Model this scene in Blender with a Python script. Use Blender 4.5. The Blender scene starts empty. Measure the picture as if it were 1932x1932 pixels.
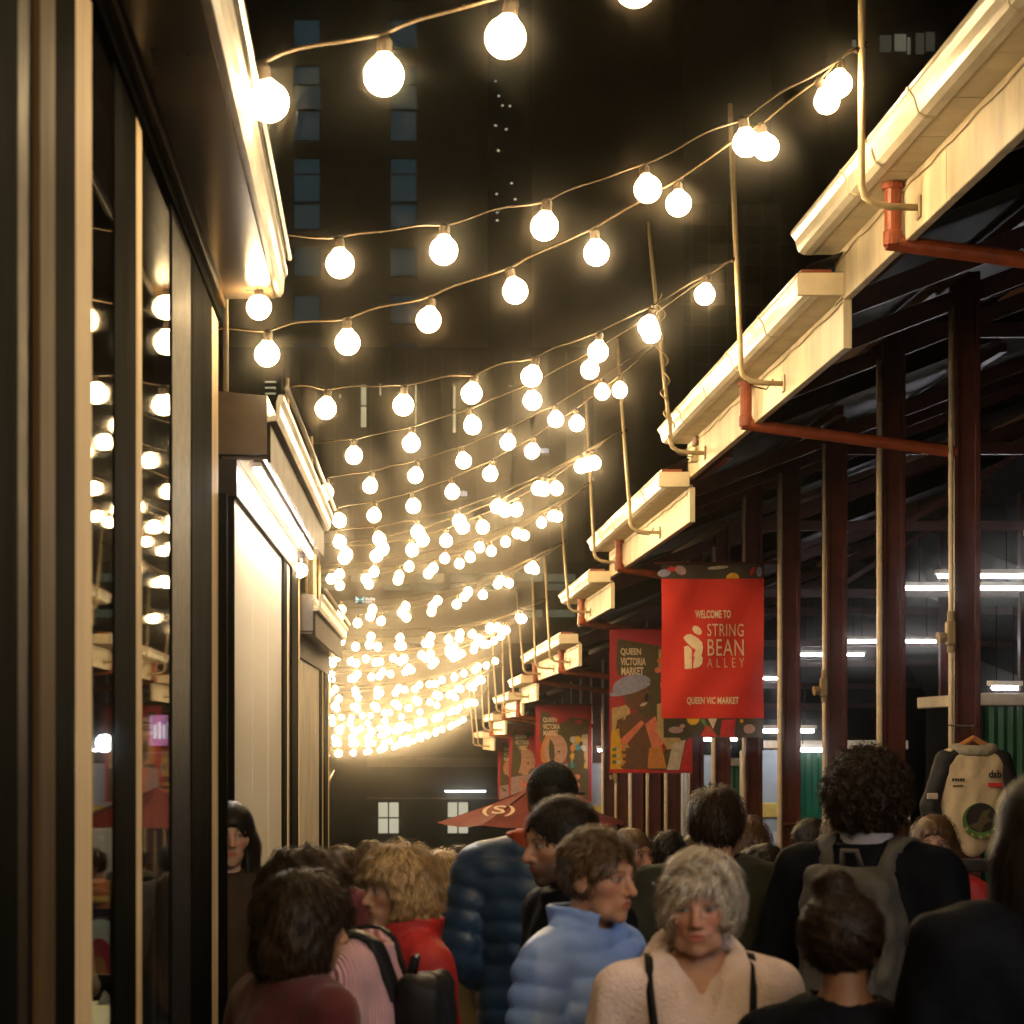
import bpy, math, random
import numpy as np
from mathutils import Vector, Matrix

# ------------------------------------------------------------------ camera, world, exposure
SC = bpy.context.scene
COL = SC.collection
ZC = 1.85                       # camera height above the near pavement
F = 4000.0 / 1932.0             # focal length in picture widths
VX, VY = 720.0, 1390.0          # where the level line of sight meets the picture (in 1932 px units)

cam_data = bpy.data.cameras.new("camera")
cam = bpy.data.objects.new("camera", cam_data)
COL.objects.link(cam)
cam.location = (0, 0, ZC)
cam.rotation_euler = (math.radians(90), 0, 0)
cam_data.sensor_width = 36.0
cam_data.lens = 36.0 * F
cam_data.shift_x = (966 - VX) / 1932
cam_data.shift_y = (VY - 966) / 1932
cam_data.clip_start = 0.1
cam_data.clip_end = 3000
cam_data.dof.use_dof = True
cam_data.dof.focus_distance = 15.0
cam_data.dof.aperture_fstop = 7.0
SC.camera = cam

world = bpy.data.worlds.new("World")
SC.world = world
world.use_nodes = True
wn = world.node_tree
bg = wn.nodes["Background"]
sky = wn.nodes.new("ShaderNodeTexSky")
sky.sky_type = 'NISHITA'
sky.sun_disc = False
sky.sun_elevation = math.radians(-6)
sky.sun_rotation = math.radians(200)
wn.links.new(sky.outputs[0], bg.inputs[0])
bg.inputs[1].default_value = 0.05

SC.view_settings.view_transform = 'Standard'
SC.view_settings.look = 'None'
SC.view_settings.exposure = 0.2
SC.view_settings.gamma = 1.0
SC.view_settings.use_curve_mapping = False
SC.render.engine = 'CYCLES'
cy = SC.cycles
cy.use_denoising = True
cy.denoiser = 'OPENIMAGEDENOISE'
cy.use_light_tree = True
cy.max_bounces = 6
cy.diffuse_bounces = 2
cy.glossy_bounces = 3
cy.transmission_bounces = 4
cy.volume_bounces = 0
cy.transparent_max_bounces = 8
cy.sample_clamp_indirect = 3.0
cy.caustics_reflective = False
cy.caustics_refractive = False

BULB_POWER = 70.0
RNG = random.Random(7)


def px(x, y, d):
    """picture point (1932 px units) at distance d -> world position"""
    return Vector(((x - VX) * d / 4000.0, d, ZC + (VY - y) * d / 4000.0))


def ground_z(d):
    return -0.065 * min(max(0.0, d - 5.0), 53.0)


# ------------------------------------------------------------------ materials
MATS = {}


def mat(name, col, rough=0.6, metal=0.0, var=0.25, scale=6.0, bump=0.0, bscale=40.0, spec=0.5,
        emit=None, estr=0.0, stretch=(1, 1, 1), coat=0.0, sheen=0.0):
    if name in MATS:
        return MATS[name]
    m = bpy.data.materials.new(name)
    m.use_nodes = True
    nt = m.node_tree
    b = nt.nodes["Principled BSDF"]
    b.inputs["Roughness"].default_value = rough
    b.inputs["Metallic"].default_value = metal
    b.inputs["Specular IOR Level"].default_value = spec
    b.inputs["Coat Weight"].default_value = coat
    b.inputs["Sheen Weight"].default_value = sheen
    if emit is not None:
        b.inputs["Emission Color"].default_value = (*emit, 1)
        b.inputs["Emission Strength"].default_value = estr
    b.inputs["Base Color"].default_value = (*col, 1)
    if var > 0 or bump > 0:
        tc = nt.nodes.new("ShaderNodeTexCoord")
        mp = nt.nodes.new("ShaderNodeMapping")
        mp.inputs["Scale"].default_value = stretch
        nt.links.new(tc.outputs["Object"], mp.inputs[0])
    if var > 0:
        n = nt.nodes.new("ShaderNodeTexNoise")
        n.inputs["Scale"].default_value = scale
        n.inputs["Detail"].default_value = 6
        n.inputs["Roughness"].default_value = 0.65
        nt.links.new(mp.outputs[0], n.inputs["Vector"])
        r = nt.nodes.new("ShaderNodeMapRange")
        r.inputs[1].default_value = 0.3
        r.inputs[2].default_value = 0.7
        r.inputs[3].default_value = 1 - var
        r.inputs[4].default_value = 1 + var * 0.6
        nt.links.new(n.outputs[0], r.inputs[0])
        mx = nt.nodes.new("ShaderNodeMix")
        mx.data_type = 'RGBA'
        mx.blend_type = 'MULTIPLY'
        mx.inputs[0].default_value = 1
        mx.inputs[6].default_value = (*col, 1)
        nt.links.new(r.outputs[0], mx.inputs[7])
        nt.links.new(mx.outputs[2], b.inputs["Base Color"])
        rr = nt.nodes.new("ShaderNodeMapRange")
        rr.inputs[3].default_value = min(1, rough * 1.2)
        rr.inputs[4].default_value = rough * 0.8
        nt.links.new(n.outputs[0], rr.inputs[0])
        nt.links.new(rr.outputs[0], b.inputs["Roughness"])
    if bump > 0:
        n2 = nt.nodes.new("ShaderNodeTexNoise")
        n2.inputs["Scale"].default_value = bscale
        n2.inputs["Detail"].default_value = 4
        nt.links.new(mp.outputs[0], n2.inputs["Vector"])
        bp = nt.nodes.new("ShaderNodeBump")
        bp.inputs["Strength"].default_value = bump
        bp.inputs["Distance"].default_value = 0.01
        nt.links.new(n2.outputs[0], bp.inputs["Height"])
        nt.links.new(bp.outputs[0], b.inputs["Normal"])
    MATS[name] = m
    return m


def glow(name, col, strength, sample=True):
    if name in MATS:
        return MATS[name]
    m = bpy.data.materials.new(name)
    m.use_nodes = True
    nt = m.node_tree
    nt.nodes.remove(nt.nodes["Principled BSDF"])
    e = nt.nodes.new("ShaderNodeEmission")
    e.inputs[0].default_value = (*col, 1)
    e.inputs[1].default_value = strength
    nt.links.new(e.outputs[0], nt.nodes["Material Output"].inputs[0])
    if not sample:
        m.cycles.emission_sampling = 'NONE'
    MATS[name] = m
    return m


def glass_mat(name, tint=(0.9, 0.95, 0.92), rough=0.02, ior=1.5):
    m = bpy.data.materials.new(name)
    m.use_nodes = True
    nt = m.node_tree
    nt.nodes.remove(nt.nodes["Principled BSDF"])
    tr = nt.nodes.new("ShaderNodeBsdfTransparent")
    tr.inputs[0].default_value = (*tint, 1)
    gl = nt.nodes.new("ShaderNodeBsdfGlossy")
    gl.inputs["Roughness"].default_value = rough
    fr = nt.nodes.new("ShaderNodeFresnel")
    geo = nt.nodes.new("ShaderNodeNewGeometry")
    mr = nt.nodes.new("ShaderNodeMapRange")
    mr.inputs[3].default_value = ior
    mr.inputs[4].default_value = 1.0 / ior
    nt.links.new(geo.outputs["Backfacing"], mr.inputs[0])
    nt.links.new(mr.outputs[0], fr.inputs[0])
    mx = nt.nodes.new("ShaderNodeMixShader")
    nt.links.new(fr.outputs[0], mx.inputs[0])
    nt.links.new(tr.outputs[0], mx.inputs[1])
    nt.links.new(gl.outputs[0], mx.inputs[2])
    nt.links.new(mx.outputs[0], nt.nodes["Material Output"].inputs[0])
    MATS[name] = m
    return m


CREAM = mat("cream paint", (0.82, 0.70, 0.48), 0.45, var=0.34, scale=5, bump=0.2, bscale=22, stretch=(1, 1, 0.22))
CREAM2 = mat("cream wall paint", (0.80, 0.70, 0.50), 0.5, var=0.22, scale=3, bump=0.1, bscale=14)
GUTTER = mat("cream gutter steel", (0.90, 0.83, 0.67), 0.3, var=0.22, scale=6, bump=0.12, bscale=9, stretch=(1, 0.5, 1))
WALLC = mat("kiosk wall enamel", (0.82, 0.72, 0.52), 0.5, var=0.06, scale=1.0, stretch=(1, 0.1, 1))
REDBROWN = mat("oxide red paint", (0.11, 0.03, 0.016), 0.4, var=0.35, scale=7, bump=0.15, bscale=30)
PIPE_RED = mat("terracotta pipe paint", (0.30, 0.065, 0.022), 0.42, var=0.4, scale=8, bump=0.08, bscale=25)
COLUMN = mat("dark maroon column paint", (0.105, 0.028, 0.018), 0.4, spec=0.3, var=0.4, scale=5, bump=0.2, bscale=22)
CONDUIT = mat("cream conduit", (0.85, 0.70, 0.50), 0.22, var=0.2, scale=10)
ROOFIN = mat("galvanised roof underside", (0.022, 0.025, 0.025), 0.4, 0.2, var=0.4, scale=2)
DGREEN = mat("dark green frame paint", (0.0045, 0.0052, 0.0038), 0.7, spec=0.003, var=0.35, scale=9, bump=0.06, bscale=30, stretch=(1, 1, 0.2))
DBROWN = mat("dark brown trim paint", (0.035, 0.024, 0.013), 0.5, spec=0.05, var=0.35, scale=6)
SOFFIT = mat("brown soffit board", (0.13, 0.085, 0.045), 0.22, var=0.3, scale=3, stretch=(1, 0.2, 1), bump=0.05, bscale=8)
TAN = mat("tan timber strip", (0.085, 0.052, 0.022), 0.6, spec=0.05, var=0.3, scale=8, stretch=(1, 1, 0.15))
CREAMSTRIP = mat("cream timber strip", (0.84, 0.64, 0.36), 0.6, spec=0.08, var=0.2, scale=8, stretch=(1, 1, 0.15))
CABLE = mat("light cable sheath", (0.10, 0.07, 0.035), 0.5, var=0.2, scale=30)
SOCKET = mat("bulb socket", (0.05, 0.033, 0.018), 0.5, var=0.2, scale=30)
BULB = glow("warm lit bulb", (1.0, 0.69, 0.34), BULB_POWER)
BULB_LO = glow("weaker warm bulb", (1.0, 0.64, 0.29), BULB_POWER * 0.6)
BULB_HI = glow("stronger warm bulb", (1.0, 0.72, 0.38), BULB_POWER * 1.3)
TUBE = glow("white fluorescent tube", (0.95, 0.93, 1.0), 32.0)
BLACK = mat("black plastic", (0.008, 0.008, 0.008), 0.5, spec=0.04, var=0.3, scale=20)
GLASS = glass_mat("shop window glass")
ASPHALT = mat("wet dark asphalt", (0.045, 0.042, 0.038), 0.55, var=0.4, scale=3, bump=0.4, bscale=60)


# ------------------------------------------------------------------ mesh helpers
class MB:
    def __init__(self):
        self.v, self.f = [], []

    def add(self, vs, fs):
        o = len(self.v)
        self.v += [tuple(v) for v in vs]
        self.f += [tuple(i + o for i in f) for f in fs]
        return self

    def box(self, x0, x1, y0, y1, z0, z1):
        vs = [(x, y, z) for x in (x0, x1) for y in (y0, y1) for z in (z0, z1)]
        return self.add(vs, [(0, 1, 3, 2), (4, 6, 7, 5), (0, 4, 5, 1), (2, 3, 7, 6), (0, 2, 6, 4), (1, 5, 7, 3)])

    def bbox(self, x0, x1, y0, y1, z0, z1, b=0.006):
        """box with small bevels"""
        vs, fs = bevel_box(x0, x1, y0, y1, z0, z1, b)
        return self.add(vs, fs)

    def beam(self, a, b, w, h, up=Vector((0, 0, 1))):
        a, b = Vector(a), Vector(b)
        t = (b - a).normalized()
        s = t.cross(up)
        if s.length < 1e-4:
            s = Vector((1, 0, 0))
        s.normalize()
        u = s.cross(t)
        vs = []
        for p in (a, b):
            for (i, j) in ((-1, -1), (1, -1), (1, 1), (-1, 1)):
                vs.append(p + s * (w / 2 * i) + u * (h / 2 * j))
        return self.add(vs, [(3, 2, 1, 0), (4, 5, 6, 7), (0, 1, 5, 4), (1, 2, 6, 5), (2, 3, 7, 6), (3, 0, 4, 7)])

    def prism(self, prof, y0, y1, x1off=0.0, z1off=0.0):
        """closed (x, z) profile extruded along y; the far end may shift"""
        n = len(prof)
        vs = [(x, y0, z) for x, z in prof] + [(x + x1off, y1, z + z1off) for x, z in prof]
        fs = [tuple(range(n))[::-1], tuple(range(n, 2 * n))]
        fs += [(i, (i + 1) % n, n + (i + 1) % n, n + i) for i in range(n)]
        return self.add(vs, fs)

    def tube(self, pts, r, n=8, cap=True):
        pts = [Vector(p) for p in pts]
        rs = r if isinstance(r, (list, tuple)) else [r] * len(pts)
        o = len(self.v)
        up = None
        for i, p in enumerate(pts):
            t = (pts[min(i + 1, len(pts) - 1)] - pts[max(i - 1, 0)]).normalized()
            if up is None:
                up = Vector((0, 0, 1)) if abs(t.z) < 0.9 else Vector((1, 0, 0))
            s = t.cross(up).normalized()
            up = s.cross(t).normalized()
            for k in range(n):
                a = 2 * math.pi * k / n
                self.v.append(tuple(p + (s * math.cos(a) + up * math.sin(a)) * rs[i]))
        for i in range(len(pts) - 1):
            for k in range(n):
                k2 = (k + 1) % n
                self.f.append((o + i * n + k, o + i * n + k2, o + (i + 1) * n + k2, o + (i + 1) * n + k))
        if cap:
            self.f.append(tuple(o + k for k in range(n))[::-1])
            e = o + (len(pts) - 1) * n
            self.f.append(tuple(e + k for k in range(n)))
        return self

    def lathe(self, prof, c=(0, 0, 0), n=16):
        """profile of (r, z) turned about z"""
        o = len(self.v)
        for r, z in prof:
            for k in range(n):
                a = 2 * math.pi * k / n
                self.v.append((c[0] + r * math.cos(a), c[1] + r * math.sin(a), c[2] + z))
        for i in range(len(prof) - 1):
            for k in range(n):
                k2 = (k + 1) % n
                self.f.append((o + i * n + k, o + i * n + k2, o + (i + 1) * n + k2, o + (i + 1) * n + k))
        self.f.append(tuple(o + k for k in range(n))[::-1])
        e = o + (len(prof) - 1) * n
        self.f.append(tuple(e + k for k in range(n)))
        return self

    def mesh(self, name, m, smooth=False):
        me = bpy.data.meshes.new(name)
        me.from_pydata(self.v, [], self.f)
        me.materials.append(m)
        if smooth:
            me.shade_smooth()
        me.update()
        return me

    def build(self, name, m, parent=None, smooth=False, **tags):
        return link(name, self.mesh(name, m, smooth), parent, **tags)


def bevel_box(x0, x1, y0, y1, z0, z1, b):
    b = min(b, abs(x1 - x0) * 0.45, abs(y1 - y0) * 0.45, abs(z1 - z0) * 0.45)
    X, Y, Z = (x0, x1), (y0, y1), (z0, z1)
    vs, idx = [], {}
    for i in (0, 1):
        for j in (0, 1):
            for k in (0, 1):
                sx, sy, sz = (b if i == 0 else -b), (b if j == 0 else -b), (b if k == 0 else -b)
                idx[(i, j, k, 0)] = len(vs); vs.append((X[i], Y[j] + sy, Z[k] + sz))
                idx[(i, j, k, 1)] = len(vs); vs.append((X[i] + sx, Y[j], Z[k] + sz))
                idx[(i, j, k, 2)] = len(vs); vs.append((X[i] + sx, Y[j] + sy, Z[k]))
    fs = []
    for i in (0, 1):
        fs.append([idx[(i, 0, 0, 0)], idx[(i, 1, 0, 0)], idx[(i, 1, 1, 0)], idx[(i, 0, 1, 0)]])
    for j in (0, 1):
        fs.append([idx[(0, j, 0, 1)], idx[(1, j, 0, 1)], idx[(1, j, 1, 1)], idx[(0, j, 1, 1)]])
    for k in (0, 1):
        fs.append([idx[(0, 0, k, 2)], idx[(1, 0, k, 2)], idx[(1, 1, k, 2)], idx[(0, 1, k, 2)]])
    for i in (0, 1):
        for j in (0, 1):
            fs.append([idx[(i, j, 0, 0)], idx[(i, j, 1, 0)], idx[(i, j, 1, 1)], idx[(i, j, 0, 1)]])
        for k in (0, 1):
            fs.append([idx[(i, 0, k, 0)], idx[(i, 1, k, 0)], idx[(i, 1, k, 2)], idx[(i, 0, k, 2)]])
    for j in (0, 1):
        for k in (0, 1):
            fs.append([idx[(0, j, k, 1)], idx[(1, j, k, 1)], idx[(1, j, k, 2)], idx[(0, j, k, 2)]])
    for i in (0, 1):
        for j in (0, 1):
            for k in (0, 1):
                fs.append([idx[(i, j, k, 0)], idx[(i, j, k, 1)], idx[(i, j, k, 2)]])
    c = Vector(((x0 + x1) / 2, (y0 + y1) / 2, (z0 + z1) / 2))
    out = []
    for f in fs:
        p = [Vector(vs[q]) for q in f]
        nrm = (p[1] - p[0]).cross(p[2] - p[0])
        mid = sum(p, Vector()) / len(p)
        out.append(tuple(f) if nrm.dot(mid - c) > 0 else tuple(f[::-1]))
    return vs, out


def link(name, data, parent=None, loc=None, **tags):
    o = bpy.data.objects.new(name, data)
    COL.objects.link(o)
    if parent is not None:
        o.parent = parent
    if loc is not None:
        o.location = loc
    for k, v in tags.items():
        if v is not None:
            o[k] = v
    return o


def thing(name, label, category, loc=(0, 0, 0), rz=0.0, group=None):
    o = bpy.data.objects.new(name, None)
    COL.objects.link(o)
    o.location = loc
    o.rotation_euler = (0, 0, rz)
    o.empty_display_size = 0.1
    o["label"], o["category"] = label, category
    if group:
        o["group"] = group
    return o


def text_mesh(name, txt, size, m, spacing=1.0, bold=0.0, narrow=1.0, extrude=0.0015):
    """lettering as a flat mesh, centred on the origin in the x z plane, facing -y"""
    cu = bpy.data.curves.new(name, 'FONT')
    cu.body = txt
    cu.size = size
    cu.align_x, cu.align_y = 'CENTER', 'CENTER'
    cu.space_character = spacing
    cu.offset = bold
    cu.extrude = extrude
    cu.resolution_u = 3
    ob = bpy.data.objects.new(name + "_tmp", cu)
    COL.objects.link(ob)
    dg = bpy.context.evaluated_depsgraph_get()
    me = bpy.data.meshes.new_from_object(ob.evaluated_get(dg))
    bpy.data.objects.remove(ob)
    bpy.data.curves.remove(cu)
    me.transform(Matrix(((narrow, 0, 0, 0), (0, 0, -1, 0), (0, 1, 0, 0), (0, 0, 0, 1))))
    me.materials.clear()
    me.materials.append(m)
    me.name = name
    return me
# ------------------------------------------------------------------ ground
g = MB()
ys = [-60, 5, 58, 900]
for xa, xb in ((-400, 400),):
    for ya, yb in zip(ys[:-1], ys[1:]):
        g.add([(xa, ya, ground_z(ya)), (xb, ya, ground_z(ya)), (xb, yb, ground_z(yb)), (xa, yb, ground_z(yb))], [(0, 1, 2, 3)])
g.build("ground", ASPHALT, kind="structure")

# ------------------------------------------------------------------ market shed on the right
# (near distance, far distance, underside of fascia above the camera), stepping down the street
SEG = [(2.6, 12.35, 2.50), (12.12, 18.3, 2.22), (18.18, 24.6, 1.84), (24.45, 28.6, 1.48), (28.45, 36.4, 0.95),
       (36.25, 40.1, 0.62), (39.95, 45.6, 0.40), (45.45, 50.3, 0.05), (50.15, 55.3, -0.33)]
XF = 2.64            # face of the fascia boards
XCOL = 4.06          # face of the column row
PITCH = math.tan(math.radians(21))


def seg_h(d):
    for a, b, h in SEG:
        if d <= b:
            return h
    return SEG[-1][2]


shed = thing("market_shed", "long open market shed with stepped cream eaves and maroon posts", "shed", (XF, 8, 0))
shed_inv = Vector((-XF, -8, 0))


def spart(mb, name, m, parent=None, smooth=False, **tags):
    o = mb.build(name, m, parent or shed, smooth, **tags)
    if parent is None:
        o.location = shed_inv
    return o


def gutter_profile(x, z, s=1.0):
    """moulded gutter; x is the outer face of the soffit, leaning out to smaller x"""
    pts = [(0.03, 0.0), (-0.015, 0.002), (-0.045, 0.018), (-0.055, 0.045), (-0.066, 0.085), (-0.085, 0.112), (-0.092, 0.118),
           (-0.092, 0.134), (-0.078, 0.134), (-0.07, 0.118), (-0.05, 0.09), (-0.04, 0.05), (-0.02, 0.02), (0.03, 0.014)]
    return [(x + a * s, z + b * s) for a, b in pts]


for i, (d0, d1, h) in enumerate(SEG):
    z = ZC + h
    # fascia in boards with a joint between them
    n = max(1, round((d1 - d0) / 2.6))
    for k in range(n):
        a = d0 + (d1 - d0) * k / n
        b = d0 + (d1 - d0) * (k + 1) / n - (0.006 if k < n - 1 else 0)
        spart(MB().bbox(XF, XF + 0.05, a, b, z, z + 0.30, 0.004), "fascia_board", CREAM)
    # soffit pieces between fascia and gutter
    n = max(2, round((d1 - d0) / (0.62 if i < 5 else 1.2)))
    for k in range(n):
        a = d0 + 0.02 + (d1 - d0 - 0.02) * k / n
        b = d0 + 0.02 + (d1 - d0 - 0.02) * (k + 1) / n - 0.012
        spart(MB().box(XF - 0.17, XF + 0.03, a, b, z + 0.305, z + 0.325), "soffit_board", CREAM2)
    gm = MB()
    gm.prism(gutter_profile(XF - 0.17, z + 0.30), d0 + 0.02, d1 - 0.02)
    go = spart(gm, "gutter", GUTTER)
    spart(MB().bbox(XF - 0.265, XF + 0.0, d0 - 0.02, d0 + 0.016, z + 0.300, z + 0.43, 0.004), "gutter_end_box", CREAM2)
    nj = max(1, int((d1 - d0) / 1.5))
    for k in range(1, nj + 1):
        yy = d0 + (d1 - d0) * k / (nj + 1)
        spart(MB().prism(gutter_profile(XF - 0.173, z + 0.297, 1.03), yy, yy + 0.03), "gutter_joiner", CREAM, go)
    # red barge strip along the roof edge
    spart(MB().box(XF - 0.235, XF - 0.06, d0 + 0.03, d1 - 0.03, z + 0.438, z + 0.458), "roof_edge_strip", PIPE_RED)
    # corrugated roof
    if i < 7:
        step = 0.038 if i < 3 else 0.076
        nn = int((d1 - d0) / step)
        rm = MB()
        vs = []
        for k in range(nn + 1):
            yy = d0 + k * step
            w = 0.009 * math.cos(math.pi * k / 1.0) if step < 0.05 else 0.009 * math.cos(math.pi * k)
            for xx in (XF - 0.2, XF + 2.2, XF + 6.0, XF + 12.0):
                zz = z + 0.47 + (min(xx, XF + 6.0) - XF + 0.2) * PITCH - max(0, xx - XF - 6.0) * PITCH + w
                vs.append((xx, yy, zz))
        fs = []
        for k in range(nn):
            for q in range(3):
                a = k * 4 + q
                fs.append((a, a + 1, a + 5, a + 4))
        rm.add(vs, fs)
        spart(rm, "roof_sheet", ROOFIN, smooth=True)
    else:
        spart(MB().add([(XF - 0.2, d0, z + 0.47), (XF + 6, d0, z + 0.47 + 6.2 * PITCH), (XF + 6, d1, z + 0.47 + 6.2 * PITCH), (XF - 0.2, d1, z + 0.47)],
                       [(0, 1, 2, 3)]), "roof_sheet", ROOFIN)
    # purlins
    for xx in (XF + 0.35, XF + 1.3, XF + 2.7, XF + 4.2, XF + 5.6):
        zz = z + 0.40 + (xx - XF + 0.2) * PITCH
        spart(MB().box(xx - 0.03, xx + 0.03, d0 + 0.03, d1 - 0.03, zz - 0.05, zz + 0.03), "purlin", REDBROWN)

COLS = [10.75 + 2.15 * k for k in range(-1, 22)]
for k, d in enumerate(COLS):
    h = seg_h(d + 0.25)
    gz = ground_z(d)
    top = ZC + h + 0.42 + (XCOL - XF + 0.3) * PITCH
    for row, xc in enumerate((XCOL, XCOL + 5.0)):
        if row == 1 and k % 2:
            continue
        tz = top if row == 0 else ZC + h + 0.36 + 5.6 * PITCH
        c = MB()
        c.box(xc + 0.012, xc + 0.15, d, d + 0.012, gz, tz)                 # web faces the street end
        c.bbox(xc, xc + 0.03, d - 0.03, d + 0.11, gz, tz, 0.004)           # flanges
        c.bbox(xc + 0.145, xc + 0.185, d - 0.03, d + 0.11, gz, tz, 0.004)
        c.box(xc + 0.012, xc + 0.15, d + 0.07, d + 0.082, gz, tz)
        co = spart(c, "column", COLUMN)
        spart(MB().bbox(xc - 0.03, xc + 0.215, d - 0.06, d + 0.14, gz - 0.01, gz + 0.05), "column_foot", COLUMN, co)
        for zb_, th_ in ((1.72, 0.06), (2.02, 0.03)):
            spart(MB().bbox(xc - 0.02, xc + 0.205, d - 0.05, d + 0.13, gz + zb_, gz + zb_ + th_), "column_band", COLUMN, co)
    # conduit down the alley edge of the column, with a junction box on some
    pr = 0.026 if k % 2 == 0 else 0.018
    ct = MB().tube([(XCOL - 0.028, d - 0.035, gz), (XCOL - 0.028, d - 0.035, top - 0.25)], pr, 8)
    pc = spart(ct, "conduit_pipe", CONDUIT, smooth=True)
    if k % 2 == 1:
        zb = gz + 3.15
        jb = MB()
        jb.bbox(XCOL - 0.07, XCOL - 0.005, d - 0.10, d - 0.02, zb, zb + 0.17, 0.01)
        jb.tube([(XCOL - 0.028, d - 0.05, zb - 0.05), (XCOL - 0.028, d - 0.05, zb + 0.24)], 0.03, 10)
        jb.tube([(XCOL - 0.05, d - 0.06, zb + 0.06), (XCOL - 0.13, d - 0.07, zb + 0.05)], [0.03, 0.045], 10)
        spart(jb, "junction_box", mat("aged beige plastic", (0.36, 0.26, 0.13), 0.5, var=0.3), pc)
    # rafter and tie beam
    r = MB()
    za = ZC + h + 0.34
    r.beam((XF + 0.06, d + 0.06, za + 0.02), (XF + 6.0, d + 0.06, za + 6.0 * PITCH), 0.07, 0.13)
    spart(r, "rafter", REDBROWN)
    if k % 2 == 0:
        t = MB()
        t.beam((XCOL + 0.2, d + 0.06, za + 0.75), (XCOL + 8.0, d + 0.06, za + 0.75), 0.06, 0.12)
        t.beam((XCOL + 0.2, d + 0.06, za + 0.80), (XCOL + 2.3, d + 0.06, za + 1.55), 0.05, 0.07)
        t.beam((XCOL + 2.3, d + 0.06, za + 0.75), (XCOL + 4.6, d + 0.06, za + 2.2), 0.05, 0.07)
        spart(t, "truss_tie", REDBROWN)

# downpipes from the gutter to the columns
for d in (10.72, 15.05, 23.1, 27.4, 30.5, 35.8, 40.2, 45.0, 50.0):
    h = seg_h(d)
    z = ZC + h
    p = MB()
    dc = min(COLS, key=lambda c: abs(c - d))
    x0 = XF - 0.055
    p.tube([(x0, d, z + 0.30), (x0, d, z + 0.03)], 0.042, 14)
    p.tube([(x0 - 0.03, d, z + 0.002), (XCOL + 0.02, dc - 0.06 if abs(dc - d) > 0.3 else d, z - 0.20)], 0.042, 14)
    p.lathe([(0.043, -0.05), (0.049, -0.045), (0.049, 0.02), (0.043, 0.03)], (x0, d, z + 0.03), 14)
    p.lathe([(0.055, 0.0), (0.055, 0.03)], (x0, d, z + 0.268), 14)
    spart(p, "downpipe", PIPE_RED, smooth=False)

# ------------------------------------------------------------------ poles that carry the strings
POLES = [10.4, 13.9, 17.3, 20.1, 23.5, 26.8, 29.7, 32.5, 35.3, 38.0, 40.8, 43.5, 46.3, 49.0, 51.8, 54.4]
POLE_TOP = {0: 4.3, 1: 4.15, 2: 4.2, 3: 3.77, 4: 3.76, 5: 2.9}
POLE_LEAN = {0: 0.0, 1: 0.07, 2: 0.18, 3: 0.12, 4: 0.09, 5: 0.09}
POLEMAT = mat("cream pole paint", (0.62, 0.50, 0.30), 0.38, var=0.25, scale=8)
pole_labels = {0: "cream pole with curved foot on the highest eave, two strings tied to it", 1: "cream pole bracketed to the eave just before the floodlight",
               2: "leaning cream pole wound with cable beside the floodlight"}
RIGHT_ANCHOR = []
prng = random.Random(3)
for k, d in enumerate(POLES):
    h = seg_h(d)
    z = ZC + h
    top = ZC + POLE_TOP.get(k, h + 1.35 + prng.uniform(-0.15, 0.3))
    lean = POLE_LEAN.get(k, prng.uniform(0.03, 0.12))
    xb = XF - 0.285
    po = thing("festoon_pole", pole_labels.get(k, "slim cream pole bent under the gutter, one of the row along the eaves"), "pole", (xb, d, z + 0.2),
               group=None if k in pole_labels else "poles along the eaves")
    pts = [(0 - lean, 0, top - z - 0.2), (0 - lean * 0.5, 0, (top - z - 0.2) * 0.5), (0, 0, 0.08), (0.0, 0, 0.0), (0.015, 0, -0.05), (0.06, 0, -0.085), (0.14, 0, -0.10), (0.285, 0, -0.105)]
    r = 0.0175
    MB().tube(pts, r, 10).build("shaft", POLEMAT, po, True)
    MB().bbox(0.272, 0.284, -0.04, 0.04, -0.16, -0.05, 0.003).build("bracket_plate", POLEMAT, po)
    if k == 2:
        wv = []
        for q in range(80):
            a = q * 0.55
            t = q / 79
            wv.append((-lean * (1 - t) * 0.55 + 0.03 * math.cos(a) + 0.02 * math.sin(q * 0.2), 0.03 * math.sin(a) - 0.01, 1.25 * (1 - t) - 0.05))
        MB().tube(wv, 0.007, 5).build("wound_cable", POLEMAT, po, True)
    ha = [3.38, 3.14, 3.25, 2.89][k] if k < 4 else h + 0.98
    f = (ZC + ha - z - 0.2) / (top - z - 0.2)
    RIGHT_ANCHOR.append(Vector((xb - lean * f - 0.01, d, ZC + ha)))
    MB().tube([(-lean * f - 0.03, 0, ZC + ha - z - 0.2 - 0.02), (-lean * f + 0.03, 0, ZC + ha - z - 0.2 + 0.02)], 0.014, 6).build("cable_tie", SOCKET, po)

# ------------------------------------------------------------------ kiosks on the left
def kiosk_part(o_kiosk, mb, name, m, parent=None, smooth=False, **tags):
    o = mb.build(name, m, parent or o_kiosk, smooth, **tags)
    if parent is None:
        o.location = -Vector(o_kiosk.location)
    return o


# kiosk with the folded glass front, running past the camera
K1 = thing("shop_kiosk", "tall dark green kiosk with glazed front and cream corner strip, bright gutter above", "kiosk", (-2.0, 4.0, 0))
XW = -0.62
HB = ZC + 1.667
y_lo, y_hi = -2.5, 8.05


def k1(mb, name, m, parent=None, smooth=False, **t):
    return kiosk_part(K1, mb, name, m, parent, smooth, **t)


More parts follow.
